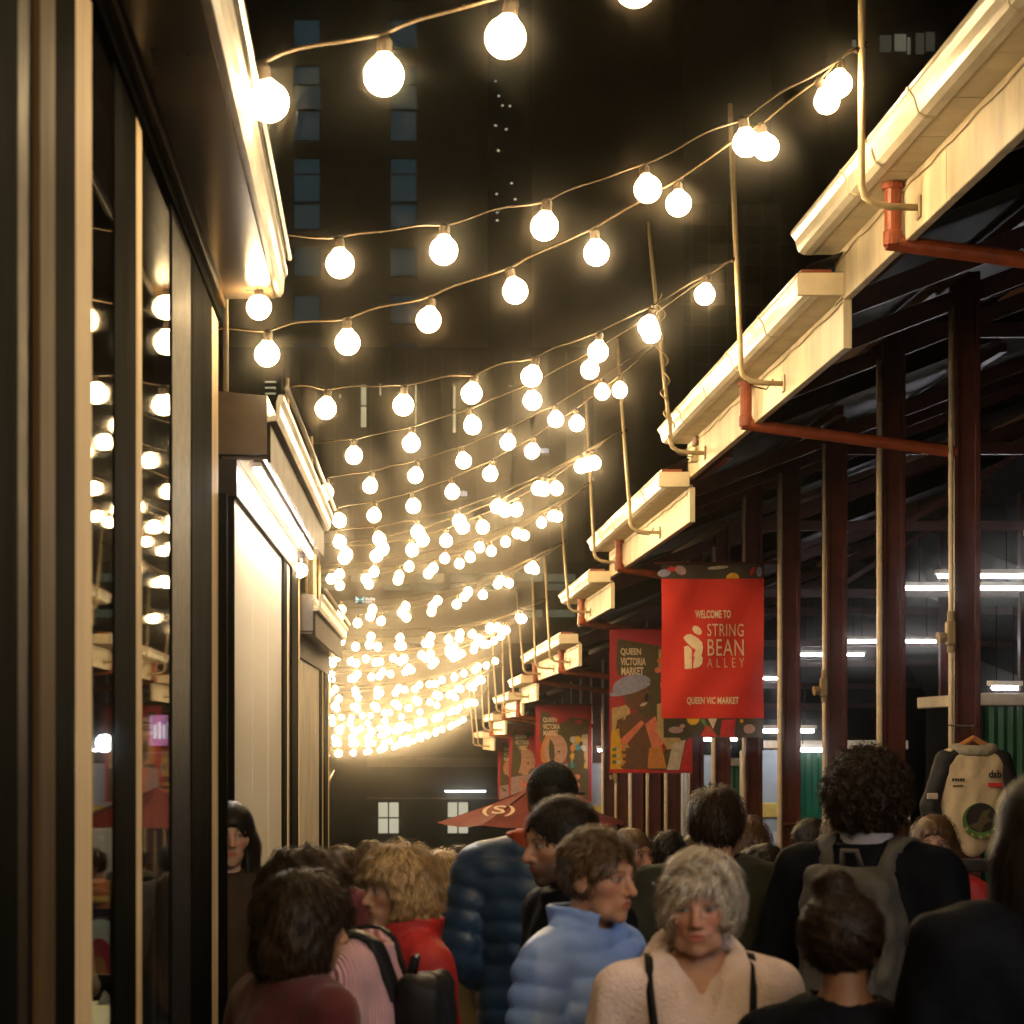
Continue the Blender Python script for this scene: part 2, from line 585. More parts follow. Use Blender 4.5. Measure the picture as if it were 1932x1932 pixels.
BZ = ground_z(8) - 0.05
strips = [("frame_post", -2.5, 2.2, DGREEN, 0.0), ("frame_post", 2.9, 3.60, DGREEN, 0.004), ("trim_strip", 3.60, 3.74, DBROWN, -0.004),
          ("frame_post", 3.74, 3.84, BLACK, -0.012), ("trim_strip", 3.84, 4.02, TAN, 0.002),
          ("frame_post", 4.02, 4.32, DGREEN, -0.003), ("trim_strip", 4.32, 4.56, CREAMSTRIP, -0.002), ("frame_post", 4.94, 5.38, DGREEN, -0.002),
          ("trim_strip", 5.38, 5.52, CREAMSTRIP, -0.003), ("frame_post", 6.28, 6.90, BLACK, 0.0), ("frame_post", 6.90, 7.72, DGREEN, 0.003),
          ("trim_strip", 7.72, 8.05, CREAMSTRIP, 0.0)]
for nm, a, b, m, off in strips:
    k1(MB().bbox(XW - 0.014, XW + off, a, b - 0.004, BZ, HB - 0.09, 0.003), nm, m)
for a, b in ((2.2, 2.9), (4.56, 4.94), (5.52, 6.28)):
    k1(MB().box(XW - 0.010, XW - 0.005, a, b - 0.004, BZ + 0.25, HB - 0.10), "glass_pane", GLASS)
    k1(MB().bbox(XW - 0.05, XW - 0.006, a, b - 0.004, BZ, BZ + 0.25, 0.004), "kick_panel", DGREEN)
# header, soffit, gutter
k1(MB().bbox(XW - 0.08, XW + 0.012, y_lo, y_hi, HB - 0.09, HB - 0.045, 0.004), "header_rail", DGREEN)
k1(MB().bbox(XW - 0.08, XW + 0.03, y_lo, y_hi - 0.01, HB - 0.044, HB - 0.012, 0.004), "header_moulding", TAN)
k1(MB().box(XW - 0.08, -0.405, y_lo, y_hi - 0.03, HB - 0.011, HB + 0.01), "soffit_board", SOFFIT)
gp = [(-x - 0.0, zz) for x, zz in gutter_profile(0.405, HB + 0.0, 0.55)]
gp = [(-0.405 - (gx - 0.405) if False else gx, gz_) for gx, gz_ in gp]
k1(MB().prism([(-0.42, HB), (-0.385, HB + 0.002), (-0.372, HB + 0.02), (-0.368, HB + 0.075), (-0.358, HB + 0.085), (-0.358, HB + 0.10), (-0.372, HB + 0.10),
               (-0.38, HB + 0.09), (-0.384, HB + 0.03), (-0.42, HB + 0.02)], y_lo, y_hi), "gutter", GUTTER)
k1(MB().tube([(-0.347, y_lo, HB + 0.135), (-0.347, y_hi - 0.06, HB + 0.135)], 0.009, 8), "gutter_bead", GUTTER, smooth=True)
k1(MB().prism([(-0.39, HB + 0.02), (-0.372, HB + 0.11), (-0.36, HB + 0.15), (-3.2, HB + 0.6), (-3.2, HB + 0.02)], y_lo, y_hi - 0.02), "roof", DBROWN)
k1(MB().bbox(XW - 0.05, -0.588, 8.06, 8.10, BZ, ZC + 0.93, 0.004), "door_leaf", DGREEN)
k1(MB().box(-3.2, -3.12, y_lo, y_hi, BZ, HB + 0.02), "back_wall", CREAM2)
k1(MB().box(-3.12, XW - 0.065, y_hi - 0.06, y_hi - 0.02, BZ, HB - 0.012), "end_wall", DGREEN)
k1(MB().box(-3.12, XW - 0.065, y_lo, y_lo + 0.04, BZ, HB - 0.012), "end_wall", DGREEN)
k1(MB().box(-3.12, XW - 0.065, y_lo + 0.04, y_hi - 0.06, BZ - 0.02, BZ + 0.06), "shop_floor", DBROWN)

kiosk_labels = ["kiosk with bright cream ribbed wall and white tube light under its eave",
                "small kiosk with short bright gutter, next down the hill from the cream-walled kiosk",
                "low dark kiosk beyond the short-guttered one, under the thick of the bulbs",
                "dark kiosk further down the alley, mostly hidden by its uphill neighbours",
                "dark kiosk further down the alley, mostly hidden by its uphill neighbours",
                "dark kiosk further down the alley, mostly hidden by its uphill neighbours"]
KIOSKS = [(8.7, 13.33, -0.61, -0.52, -0.41, -0.317, 1.40), (14.0, 18.33, -0.56, -0.46, -0.393, -0.298, 0.94), (19.0, 25.0, -0.60, -0.72, -0.47, -0.60, 0.50),
          (25.8, 32.0, -0.82, -0.96, -0.70, -0.84, 0.05), (33.0, 42.0, -1.0, -1.15, -0.9, -1.05, -0.4), (43.0, 55.0, -1.2, -1.35, -1.1, -1.25, -0.9)]
KOBJ = []
for i, (d0, d1, xw0, xw1, xg0, xg1, ht) in enumerate(KIOSKS):
    K = thing("market_kiosk", kiosk_labels[i], "kiosk", (-2.0, (d0 + d1) / 2, ground_z(d0)), group="kiosks down the alley" if i > 2 else None)
    KOBJ.append(K)
    zt = ZC + ht
    zb = zt - 0.27
    gz = ground_z(d1) - 0.1
    kx = xw1 - xw0
    gx = xg1 - xg0
    L = d1 - d0

    def xw(d):
        return xw0 + kx * (d - d0) / L

    def kp(mb, name, m, parent=None, smooth=False, **t):
        return kiosk_part(K, mb, name, m, parent, smooth, **t)
    # roof box, gutter with bead
    kp(MB().prism([(xg0 - 0.06, zb + 0.03), (xg0 - 0.06, zt), (-3.1, zt + 0.25), (-3.1, zb + 0.03)], d0, d1, gx), "roof", SOFFIT)
    zg = zt - 0.11
    kp(MB().prism([(xg0 - 0.059, zg), (xg0 - 0.02, zg + 0.004), (xg0 - 0.006, zg + 0.025), (xg0 - 0.004, zt - 0.04), (xg0 + 0.01, zt - 0.022), (xg0 + 0.01, zt),
                   (xg0 - 0.012, zt), (xg0 - 0.022, zt - 0.03), (xg0 - 0.022, zg + 0.03), (xg0 - 0.059, zg + 0.016)], d0 - 0.02, d1 + 0.02, gx), "gutter", GUTTER)
    kp(MB().prism([(xg0 - 0.059, zb - 0.005), (xg0 - 0.059, zg - 0.003), (xg0 - 0.045, zg - 0.003), (xg0 - 0.045, zb - 0.005)], d0 - 0.01, d1 + 0.01, gx), "fascia_board", DBROWN)
    kp(MB().tube([(xg0 + 0.022, d0, zt + 0.03), (xg1 + 0.022, d1, zt + 0.03)], 0.012, 8), "gutter_bead", GUTTER, smooth=True)
    # soffit and header
    kp(MB().prism([(xw0 - 0.05, zb + 0.012), (xw0 - 0.05, zb + 0.028), (xg0 - 0.065, zb + 0.028), (xg0 - 0.065, zb + 0.012)], d0 + 0.05, d1 - 0.05, (kx + gx) / 2), "soffit_board", SOFFIT)
    kp(MB().prism([(xw0 - 0.06, zb - 0.14), (xw0 - 0.06, zb + 0.01), (xw0 + 0.015, zb + 0.01), (xw0 + 0.015, zb - 0.14)], d0, d1, kx), "header_rail", DBROWN)
    # walls: cream ribbed panels between dark posts
    split = d0 + L * 0.64
    if i == 0:
        npan = 3
        for k in range(npan):
            a = d0 + 0.05 + (split - d0 - 0.05) * k / npan
            b = d0 + 0.05 + (split - d0 - 0.05) * (k + 1) / npan
            mb = MB()
            e = (b - a)
            # shallow pan with two turned ribs
            prof = [(0, 0), (e * 0.5, 0.001), (e - 0.03, 0), (e - 0.022, -0.012), (e - 0.006, -0.012), (e, 0)]
            vs = []
            for zz in (gz, zb - 0.142):
                for q, (yy, dx) in enumerate(prof):
                    vs.append((xw(a + yy) + dx * 0.6, a + yy, zz))
            m_ = len(prof)
            mb.add(vs, [(q, q + 1, m_ + q + 1, m_ + q) for q in range(m_ - 1)])
            kp(mb, "wall_panel", WALLC)
    else:
        kp(MB().prism([(xw0 - 0.03, gz), (xw0 - 0.03, zb - 0.142), (xw0, zb - 0.142), (xw0, gz)], d0 + 0.05, split, (kx) * 0.64), "wall_panel", CREAM2 if i == 1 else DGREEN)
    for (a, b, m, off) in ((d0, d0 + 0.05, DGREEN, 0.004), (split, split + 0.25 * L * 0.36, DGREEN, 0.01), (split + 0.25 * L * 0.36, split + 0.40 * L * 0.36, CREAMSTRIP, 0.006),
                           (split + 0.40 * L * 0.36, split + 0.93 * L * 0.36, DGREEN, 0.012), (split + 0.93 * L * 0.36, d1, CREAMSTRIP, 0.008)):
        x0 = xw((a + b) / 2)
        kp(MB().bbox(x0 - 0.06, x0 + off, a, b - 0.003, gz, zb - 0.142, 0.004), "frame_post" if m is DGREEN else "trim_strip", m)
    kp(MB().box(-3.1, xw0 - 0.062, d0, d0 + 0.05, gz, zb + 0.025), "end_wall", DGREEN)
    kp(MB().box(-3.1, xw1 - 0.062, d1 - 0.05, d1, gz, zb + 0.025), "end_wall", DGREEN)
    kp(MB().box(-3.15, -3.1, d0, d1, gz, zb + 0.025), "back_wall", DGREEN)

# white tube light under the eave of the cream-walled kiosk, with its lead
tl = thing("tube_light", "long white tube light under the eave of the cream-walled kiosk", "tube light", (-0.475, 10.9, ZC + 1.12))
MB().tube([(-0.042, -2.1, -0.02), (0.042, 2.1, -0.02)], 0.011, 8).build("tube", glow("cool white tube", (1.0, 0.90, 0.80), 150.0), tl, True)
MB().beam((-0.042, -2.12, 0.006), (0.042, 2.12, 0.006), 0.035, 0.02).build("housing", GUTTER, tl)
lead = thing("hanging_lead", "loose cable hanging down the cream ribbed wall from the tube light's end", "cable", (-0.55, 12.5, ZC + 1.05))
MB().tube([(0, 0.35, 0.06), (0.01, 0.3, -0.02), (0.012, 0.28, -0.3), (0.01, 0.2, -0.62), (0.0, 0.0, -0.72), (-0.005, -0.25, -0.70)], 0.006, 6).build("lead", CABLE, lead, True)
MB().bbox(-0.03, 0.02, 0.2, 0.42, 0.02, 0.06, 0.006).build("ballast_box", mat("pale lilac plastic", (0.5, 0.48, 0.6), 0.4), lead)
# wall lantern bulb at that kiosk's far corner
BULB_WALL = glow("strong wall lamp", (1.0, 0.80, 0.52), 110.0)


def wall_bulb(loc, r, label, m=None):
    w = thing("wall_bulb", label, "bulb", loc)
    sphere(r, 16, 10).build("globe", m or BULB, w, True)
    MB().tube([(0, 0, r * 0.8), (0, 0, r * 1.6)], r * 0.4, 8).build("socket", SOCKET, w)
    MB().tube([(0, 0, r * 1.5), (-0.05, 0, r * 1.5)], 0.008, 6).build("arm", SOCKET, w)
    return w


def sphere(r, n=16, m=10, squash=1.0):
    prof = [(max(1e-4, r * math.sin(math.pi * (k) / m)), -r * math.cos(math.pi * k / m) * squash) for k in range(m + 1)]
    return MB().lathe(prof, (0, 0, 0), n)


wall_bulb((-0.50, 13.0, ZC + 1.02), 0.045, "bare globe bulb at the far corner of the cream-walled kiosk")
wall_bulb((-0.455, 7.86, HB - 0.075), 0.045, "bare globe bulb under the glazed kiosk's gutter end")

# ------------------------------------------------------------------ festoon strings
def bulb_meshes(big):
    n, m = (20, 14) if big else (10, 7)
    R = 0.054
    prof = []
    for k in range(m + 1):
        a = math.pi * k / m
        r, z = R * math.sin(a), -R * math.cos(a)
        prof.append((max(1e-4, r), z - R))
    prof = [p for p in prof if p[1] < -0.012] + [(0.026, -0.004), (0.018, 0.008)]
    b = [MB().lathe(prof, (0, 0, 0), n).mesh("bulb", m_, True) for m_ in (BULB, BULB_LO, BULB_HI)]
    s = MB().lathe([(0.019, 0.0), (0.021, 0.006), (0.021, 0.04), (0.014, 0.052), (0.006, 0.056)], (0, 0, 0), n // 2 + 3).mesh("socket", SOCKET, False)
    return b, s


BULB_BIG, BULB_SMALL = bulb_meshes(True), bulb_meshes(False)
brng = random.Random(11)
N_BULBS = 0


def festoon(L, R, sag, ts, label, group=None, scale=1.0, dark=()):
    """cable from L to R with bulbs at the parameters ts"""
    global N_BULBS
    L, R = Vector(L), Vector(R)
    st = thing("festoon_string", label, "string lights", L, group=group)

    def at(t):
        p = L.lerp(R, t)
        p.z -= sag * 4 * t * (1 - t)
        return p
    big = L.y < 16
    n = 60 if big else 24
    pts = []
    tt = [0] + list(ts) + [1]
    for k in range(n + 1):
        t = k / n
        p = at(t)
        j = max(i for i in range(len(tt)) if tt[i] <= t + 1e-9)
        if j < len(tt) - 1:
            u = (t - tt[j]) / max(1e-6, tt[j + 1] - tt[j])
            p.z += 0.022 * math.sin(math.pi * u) * (1 if big else 0.6) + (0.006 * math.sin(9.3 * t * 6 + L.y) if big else 0)
        pts.append(p - L)
    MB().tube(pts, 0.0056 if big else 0.005, 6 if big else 4).build("cable", CABLE, st, True)
    bm, sm = BULB_BIG if big else BULB_SMALL
    for t in ts:
        p = at(t) - L
        b = link("bulb", bm[brng.choice((0, 0, 1, 2))], st, p + Vector((0, 0, -0.056)))
        b.rotation_euler = (brng.uniform(-0.28, 0.28), brng.uniform(-0.28, 0.28), brng.uniform(0, 6))
        b.scale = (scale,) * 3
        link("socket", sm, b)
        N_BULBS += 1
    return st


def ts_from_px(L, R, xs):
    """parameters along the straight line L-R that stand at the given picture columns"""
    out = []
    for x in xs:
        k = (x - VX) / 4000.0
        # L.x + t dx = k (L.y + t dy)
        t = (k * L.y - L.x) / ((R.x - L.x) - k * (R.y - L.y))
        if 0.005 < t < 0.995:
            out.append(t)
    return out


A = RIGHT_ANCHOR
L1, R1 = px(472, 122, 5.9), Vector((2.4, 5.2, ZC + 3.1))
festoon(L1, R1, 0.25, ts_from_px(L1, R1, [500, 725, 960, 1205, 1450, 1700, 1950, 2200]), "festoon string of the largest globes, tied to the glazed kiosk's gutter", scale=1.0)
L2 = px(430, 450, 9.9)
festoon(L2, A[0], 0.28, ts_from_px(L2, A[0], [640, 838, 1030, 1218, 1405, 1585]), "upper of two festoon strings meeting at the pole on the highest eave", scale=1.22)
L3 = px(340, 630, 10.8)
festoon(L3, A[0], 0.37, ts_from_px(L3, A[0], [505, 655, 812, 966, 1123, 1280, 1440, 1552]), "lower of two festoon strings meeting at the pole on the highest eave", scale=1.15)
L4 = px(545, 732, 13.4)
festoon(L4, A[1], 0.27, ts_from_px(L4, A[1], [617, 762, 893, 1008, 1130, 1228, 1333]), "festoon string crossing straight over to the pole before the floodlight", scale=1.22)
L5 = px(590, 838, 16.6)
festoon(L5, A[1], 0.26, ts_from_px(L5, A[1], [667, 777, 888, 1003, 1117, 1231]), "festoon string slanting back from the pole before the floodlight", scale=1.22)
for k, (da, db) in enumerate(((2.0, 1.8), (0.2, 1.8), (-1.6, -1.8), (-3.4, -1.8))):  # unseen strings added overhead to throw light on the faces
    La, Ra = Vector((-0.35, da, ZC + 1.84)), Vector((2.36, db, ZC + 3.05))
    festoon(La, Ra, 0.25, [0.1 + 0.115 * i for i in range(8)], "added festoon string overhead at the top of the alley, out of view", "festoon strings at the alley's top", scale=1.1)
HL = np.array([(10, 2.3), (13.4, 2.2), (16.6, 2.2), (19, 2.05), (25, 1.93), (30, 1.65), (36, 1.22), (45, 0.5), (57, -0.45)])
LEFT = [L2, L3, L4, L5]
for k in range(2, len(POLES)):
    for q, dd in enumerate((0.6, 2.1 if k < len(POLES) - 1 else 1.4) + ((1.35,) if k >= 3 else ())):
        d = POLES[k] + dd + brng.uniform(-0.2, 0.2)
        xl = np.interp(d, [10, 16, 25, 32, 42, 56], [-0.62, -0.60, -0.72, -0.95, -1.15, -1.4])
        L = Vector((xl, d, ZC + np.interp(d, HL[:, 0], HL[:, 1]) + brng.uniform(-0.08, 0.08)))
        LEFT.append(L)
        length = (A[k] - L).length
        nb = int(length / brng.uniform(0.41, 0.46))
        off = brng.uniform(0.3, 0.9)
        ts = [(i + off) / (nb + 0.6) for i in range(nb)]
        festoon(L, A[k] + Vector((0, 0, brng.uniform(-0.06, 0.04))), brng.uniform(0.22, 0.34), ts, "festoon string of warm globes zigzagging from eave pole to kiosk roof down the alley",
                "festoon strings down the alley", scale=1.18 if d < 24 else 1.02)
# short posts on the kiosk roofs that hold the left ends
for L in LEFT:
    K = min(range(len(KIOSKS)), key=lambda i: max(KIOSKS[i][0] - L.y, L.y - KIOSKS[i][1], 0))
    zt = ZC + KIOSKS[K][6]
    MB().tube([(L.x - 0.01, L.y, zt - 0.05), (L.x - 0.01, L.y, L.z + 0.06)], 0.014, 7).build("anchor_post", POLEMAT, KOBJ[K], True).location = -KOBJ[K].location

# ------------------------------------------------------------------ lights and stalls inside the shed
def tube_fixture(loc, length, label, group=None, strength=None, rz=0.0, hang=1.0):
    t = thing("fluorescent_light", label, "tube light", loc, rz, group)
    MB().tube([(-length / 2, 0, 0), (length / 2, 0, 0)], 0.022, 8).build("tube", TUBE if strength is None else glow("tube %.1f" % strength, (0.95, 0.95, 1), strength), t, True)
    m = MB()
    m.prism([(0, 0), (0, 0), (0, 0)], 0, 0) if False else None
    m.beam((-length / 2 - 0.03, 0, 0.05), (length / 2 + 0.03, 0, 0.05), 0.11, 0.05)
    m.build("housing", GUTTER, t)
    if hang:
        MB().tube([(-length * 0.35, 0, 0.07), (-length * 0.35, 0, 0.07 + hang)], 0.006, 5).build("suspension_rod", BLACK, t)
        MB().tube([(length * 0.35, 0, 0.07), (length * 0.35, 0, 0.07 + hang)], 0.006, 5).build("suspension_rod", BLACK, t)
    return t


FL = "white fluorescent light hanging crosswise inside the shed"
for (x0, x1, y, d) in ((1700, 1934, 1110, 26.0), (1770, 2010, 1087, 24.0), (1600, 1775, 1210, 34.0), (1500, 1630, 1235, 40.0), (1408, 1474, 1280, 50.0), (1940, 2150, 1015, 20.0)):
    a, b = px(x0, y, d), px(x1, y, d)
    tube_fixture((a + b) / 2, (b - a).length, FL, "fluorescent lights inside the shed")

for (x_, d_) in ((3.3, -3.4), (3.3, -1.9), (3.3, -0.4), (3.4, 1.0), (4.8, -2.7), (4.8, -1.1), (4.8, 0.5), (4.2, 1.6)):  # added tubes out of view, put in to light the crowd from the front
    for dy in (-0.05, 0.05):
        tube_fixture((x_, d_ + dy * 2, ZC + 2.0), 1.5, "fluorescent light in the shed's top bay", "fluorescent lights in the shed's top bay", hang=0.6)

GREENC = mat("green corrugated steel", (0.01, 0.16, 0.075), 0.4, var=0.2, scale=3)
GREYCAB = mat("pale grey cabinet paint", (0.45, 0.52, 0.58), 0.4, var=0.15)


def corrugated(x0, x1, y, z0, z1, m, name, parent, pitch=0.09, amp=0.012):
    n = int((x1 - x0) / (pitch / 2))
    vs, fs = [], []
    for k in range(n + 1):
        xx = x0 + (x1 - x0) * k / n
        yy = y + (amp if k % 2 else -amp)
        vs += [(xx, yy, z0), (xx, yy, z1)]
    for k in range(n):
        a = k * 2
        fs.append((a, a + 2, a + 3, a + 1))
    return MB().add(vs, fs).build(name, m, parent)


def stall(x0, x1, d, depth, top, label, lamp=True, cream=0.12, m=None):
    gz = ground_z(d + depth)
    s = thing("market_stall", label, "stall", ((x0 + x1) / 2, d, gz))
    hw = (x1 - x0) / 2
    hh = top - gz
    corrugated(-hw, hw, 0, 0, hh - cream, m or GREENC, "front_cladding", s)
    MB().box(-hw, hw, 0.03, depth, 0, hh - cream).build("carcass", DGREEN, s)
    MB().bbox(-hw - 0.08, hw + 0.08, -0.12, depth + 0.05, hh - cream, hh, 0.01).build("cream_top", CREAM2, s)
    MB().bbox(-hw * 0.55, -hw * 0.05, -0.035, -0.015, 0.05, hh * 0.62, 0.004).build("door", GREYCAB, s)
    return s


stall(5.80, 8.6, 20.4, 2.2, ZC + 0.42, "green corrugated stall with cream top, behind the hanging race jacket")
stall(5.6, 7.0, 28.6, 2.0, ZC - 0.05, "green corrugated stall deeper in the shed, with pale door")
stall(5.3, 6.8, 38.0, 2.0, ZC - 0.4, "small green stall at the shed's far end")
tube_fixture(px(1536, 1415, 27.6), 0.42, "short bright strip light over the deeper green stall", hang=0.6)
tube_fixture(px(1896, 1298, 22.5), 0.35, "angled bright strip light above the green stall's cream top", rz=0.5, hang=0.8)
for k, (x, y0, y1, d, w, lab) in enumerate(((1455, 1415, 1620, 28.0, 0.32, "pale blue-grey cabinet between two maroon posts"), (1325, 1425, 1600, 33.0, 0.30, "pale grey cabinet further down the shed"),
                                           (1160, 1440, 1600, 40.0, 0.5, "white cabinet at the far posts of the shed"))):
    p = px(x, y0, d)
    gz = ground_z(d)
    cb = thing("display_cabinet", lab, "cabinet", (p.x, d, gz))
    hh = p.z - gz
    MB().bbox(-w, w, 0, 0.6, 0, hh, 0.02).build("carcass", GREYCAB, cb)
    MB().bbox(-w * 0.85, -0.02, -0.02, -0.001, 0.1, hh * 0.66, 0.005).build("door", mat("white panel paint", (0.7, 0.72, 0.75), 0.35), cb)
    MB().bbox(0.02, w * 0.85, -0.02, -0.001, 0.1, hh * 0.66, 0.005).build("door", MATS["white panel paint"], cb)
    MB().bbox(-w * 0.85, w * 0.85, -0.025, -0.001, hh * 0.72, hh * 0.78, 0.005).build("price_panel", mat("yellow card", (0.8, 0.6, 0.15), 0.5), cb)
    tube_fixture((p.x, d - 0.8, p.z + 0.25), 0.8, "strip light over the cabinets among the maroon posts", "strip lights over the cabinets", hang=0.5)

# floodlight on the eave
fl = thing("floodlight", "brown floodlight with round lens on the eave's fascia corner", "floodlight", px(1332, 845, 17.75))
MB().bbox(-0.11, 0.03, -0.10, 0.05, 0.01, 0.09, 0.012).build("housing", mat("brown lamp housing", (0.16, 0.05, 0.03), 0.4), fl)
MB().prism([(-0.14, -0.12), (-0.10, 0.0), (0.10, 0.0), (0.12, -0.05), (0.05, -0.12)], -0.09, 0.06).build("reflector_bowl", CREAM, fl)
MB().lathe([(0.001, -0.012), (0.075, -0.012), (0.075, 0.0)], (-0.02, -0.1, -0.06), 16).build("lens", BLACK, fl)
MB().tube([(0.0, 0, 0.04), (0.12, 0.02, 0.05), (0.16, 0.03, 0.02)], 0.012, 6).build("arm", POLEMAT, fl)

wr = random.Random(5)
for i, (d0, d1, h) in enumerate(SEG[:6]):
    a = max(d0, 7.5)
    pts = []
    n_ = 40
    for k in range(n_ + 1):
        y_ = a + (d1 - a) * k / n_
        sag_ = 0.014 * abs(math.sin(k * math.pi / 5)) + wr.uniform(-0.004, 0.004)
        pts.append((XF - 0.008, y_, ZC + h + 0.262 - sag_))
    spart(MB().tube(pts, 0.0036, 5), "service_wire", mat("painted wire", (0.45, 0.36, 0.22), 0.6), smooth=True)
for k, d in enumerate(POLES[1:9]):
    z = ZC + seg_h(d)
    pts = [(XF - 0.27, d + 0.03, z + 0.40), (XF - 0.27, d + 0.05, z + 0.22), (XF - 0.20, d + 0.12, z + 0.10), (XF - 0.08, d + 0.20, z + 0.09), (XF - 0.012, d + 0.26, z + 0.19)]
    sm = []
    for q in range(len(pts) - 1):
        for t in range(4):
            sm.append(Vector(pts[q]).lerp(Vector(pts[q + 1]), t / 4))
    spart(MB().tube(sm, 0.005, 5), "looped_wire", CABLE, smooth=True)
# ------------------------------------------------------------------ buildings behind
BRICKDARK = mat("dark brick", (0.05, 0.032, 0.02), 0.8, var=0.35, scale=2)
LITPANE = glow("lit window pane", (0.86, 0.80, 0.58), 0.55, False)
DIMBLUE = mat("faint glow blue glass", (0.02, 0.05, 0.06), 0.15, var=0.3, emit=(0.10, 0.22, 0.26), estr=0.10)  # faint blue emission put into the panes, which hold no lamp

eb = thing("end_building", "low dark brick building across the alley's end with two lit windows", "building", (0, 86, ground_z(90)))
gz = ground_z(90)


def ebp(mb, name, m, parent=None, **t):
    return mb.build(name, m, parent or eb, **t)


H0 = 6.0
ebp(MB().box(-22, 22, 0, 14, 0, H0), "wall", mat("dark green painted brick", (0.016, 0.034, 0.014), 0.75, var=0.4, scale=0.6))
ebp(MB().add([(-22.5, -0.6, H0), (22.5, -0.6, H0), (22.5, 7, H0 + 3.4), (-22.5, 7, H0 + 3.4), (22.5, 14.6, H0), (-22.5, 14.6, H0)], [(0, 1, 2, 3), (3, 2, 4, 5), (0, 3, 5), (1, 4, 2)]), "roof", DGREEN)
zb = px(800, 1447, 85.8).z - gz
ebp(MB().box(-0.6, 8, -0.12, -0.002, zb, zb + 0.38), "pale_band", mat("weathered pale band", (0.20, 0.19, 0.11), 0.7))
zb2 = px(800, 1508, 85.8).z - gz
ebp(MB().box(-0.6, 8, -0.10, -0.002, zb2, zb2 + 0.08), "pale_band", MATS["weathered pale band"])
for x0, x1 in ((714, 752), (845, 883), (975, 1012), (585, 622)):
    a, b = px(x0, 1572, 85.9), px(x1, 1514, 85.9)
    w = MB().box(a.x - 0.1, b.x + 0.1, -0.09, -0.003, a.z - gz - 0.12, b.z - gz + 0.1)
    fr = ebp(MB().box(a.x - 0.12, b.x + 0.12, -0.05, -0.003, a.z - gz - 0.16, b.z - gz + 0.1), "window_frame", BLACK)
    cx, cz = (a.x + b.x) / 2, (a.z + b.z) / 2 - gz
    for sx in (0, 1):
        for sz in (0, 1):
            xa, xb = (a.x, cx - 0.03) if sx == 0 else (cx + 0.03, b.x)
            za, zb_ = (a.z - gz, cz - 0.03) if sz == 0 else (cz + 0.03, b.z - gz)
            MB().box(xa, xb, -0.075, -0.052, za, zb_).build("pane", LITPANE, fr)
tube_fixture(px(878, 1493, 84.0), 1.6, "white tube light on the dark end building's front", strength=18.0, hang=0)


def tower(name, label, x0, x1, y_top, d, depth, m, base=None):
    a, b = px(x0, y_top, d), px(x1, y_top, d)
    gz = ground_z(90)
    t = thing(name, label, "building", ((a.x + b.x) / 2, d, gz))
    hw = (b.x - a.x) / 2
    MB().box(-hw, hw, 0, depth, 0, a.z - gz).build("wall", m, t)
    return t, hw, a.z - gz


FACADE = mat("brown tower cladding", (0.20, 0.155, 0.10), 0.8, var=0.2, scale=0.2)
FACADE2 = mat("charcoal tower cladding", (0.05, 0.05, 0.045), 0.5, var=0.2, scale=0.2)
GLASSWALL = mat("dark curtain glass", (0.03, 0.035, 0.03), 0.25, var=0.2, scale=0.3)
MULLION = mat("grey mullion", (0.10, 0.10, 0.085), 0.5, var=0.1)
wrng = random.Random(21)


def window(t, x, y, w, h, m, hw_px=None):
    o = MB().box(x - w / 2 - 0.12, x + w / 2 + 0.12, -0.12, -0.004, y - h / 2 - 0.12, y + h / 2 + 0.12).build("window", FACADE2, t)
    MB().box(x - w / 2, x + w / 2, -0.14, -0.122, y - h / 2, y + h / 2).build("pane", m, o)
    return o


# brown hotel tower with two columns of bluish windows
T1, hw, H = tower("hotel_tower", "brown tower with two columns of dim bluish windows, highest behind the strings", 300, 920, -420, 150, 25, FACADE)
c0 = T1.location
for xc in (580, 762, 400):
    for (ya, yb) in ((-140, -90), (-50, 0), (40, 90), (128, 158), (165, 205), (212, 265), (302, 328), (332, 380), (388, 432), (470, 520), (560, 610), (650, 690)):
        a, b = px(xc - 24, yb, 150), px(xc + 23, ya, 150)
        window(T1, (a.x + b.x) / 2 - c0.x, (a.z + b.z) / 2 - c0.z, b.x - a.x, b.z - a.z, DIMBLUE)
T2, hw, H = tower("tower_recess", "narrow dark tower strip with tiny lamp glints between brown tower and grid tower", 920, 1003, -300, 158, 20, BLACK)
c0 = T2.location
SPECK = glow("far lamp speck", (0.9, 0.85, 0.65), 0.5, False)
for (x, y) in ((935, 152), (941, 180), (948, 198), (962, 199), (935, 236), (955, 243), (940, 283), (937, 365), (938, 400), (938, 415), (965, 345), (972, 375)):
    p = px(x, y, 157.8)
    MB().box(p.x - c0.x - 0.07, p.x - c0.x + 0.10, -0.1, -0.005, p.z - c0.z - 0.05, p.z - c0.z + 0.06).build("lamp_glint", SPECK, T2)
T3, hw, H = tower("brown_tower", "plain brown tower block right of the narrow dark strip", 1003, 1290, -300, 165, 20, FACADE)
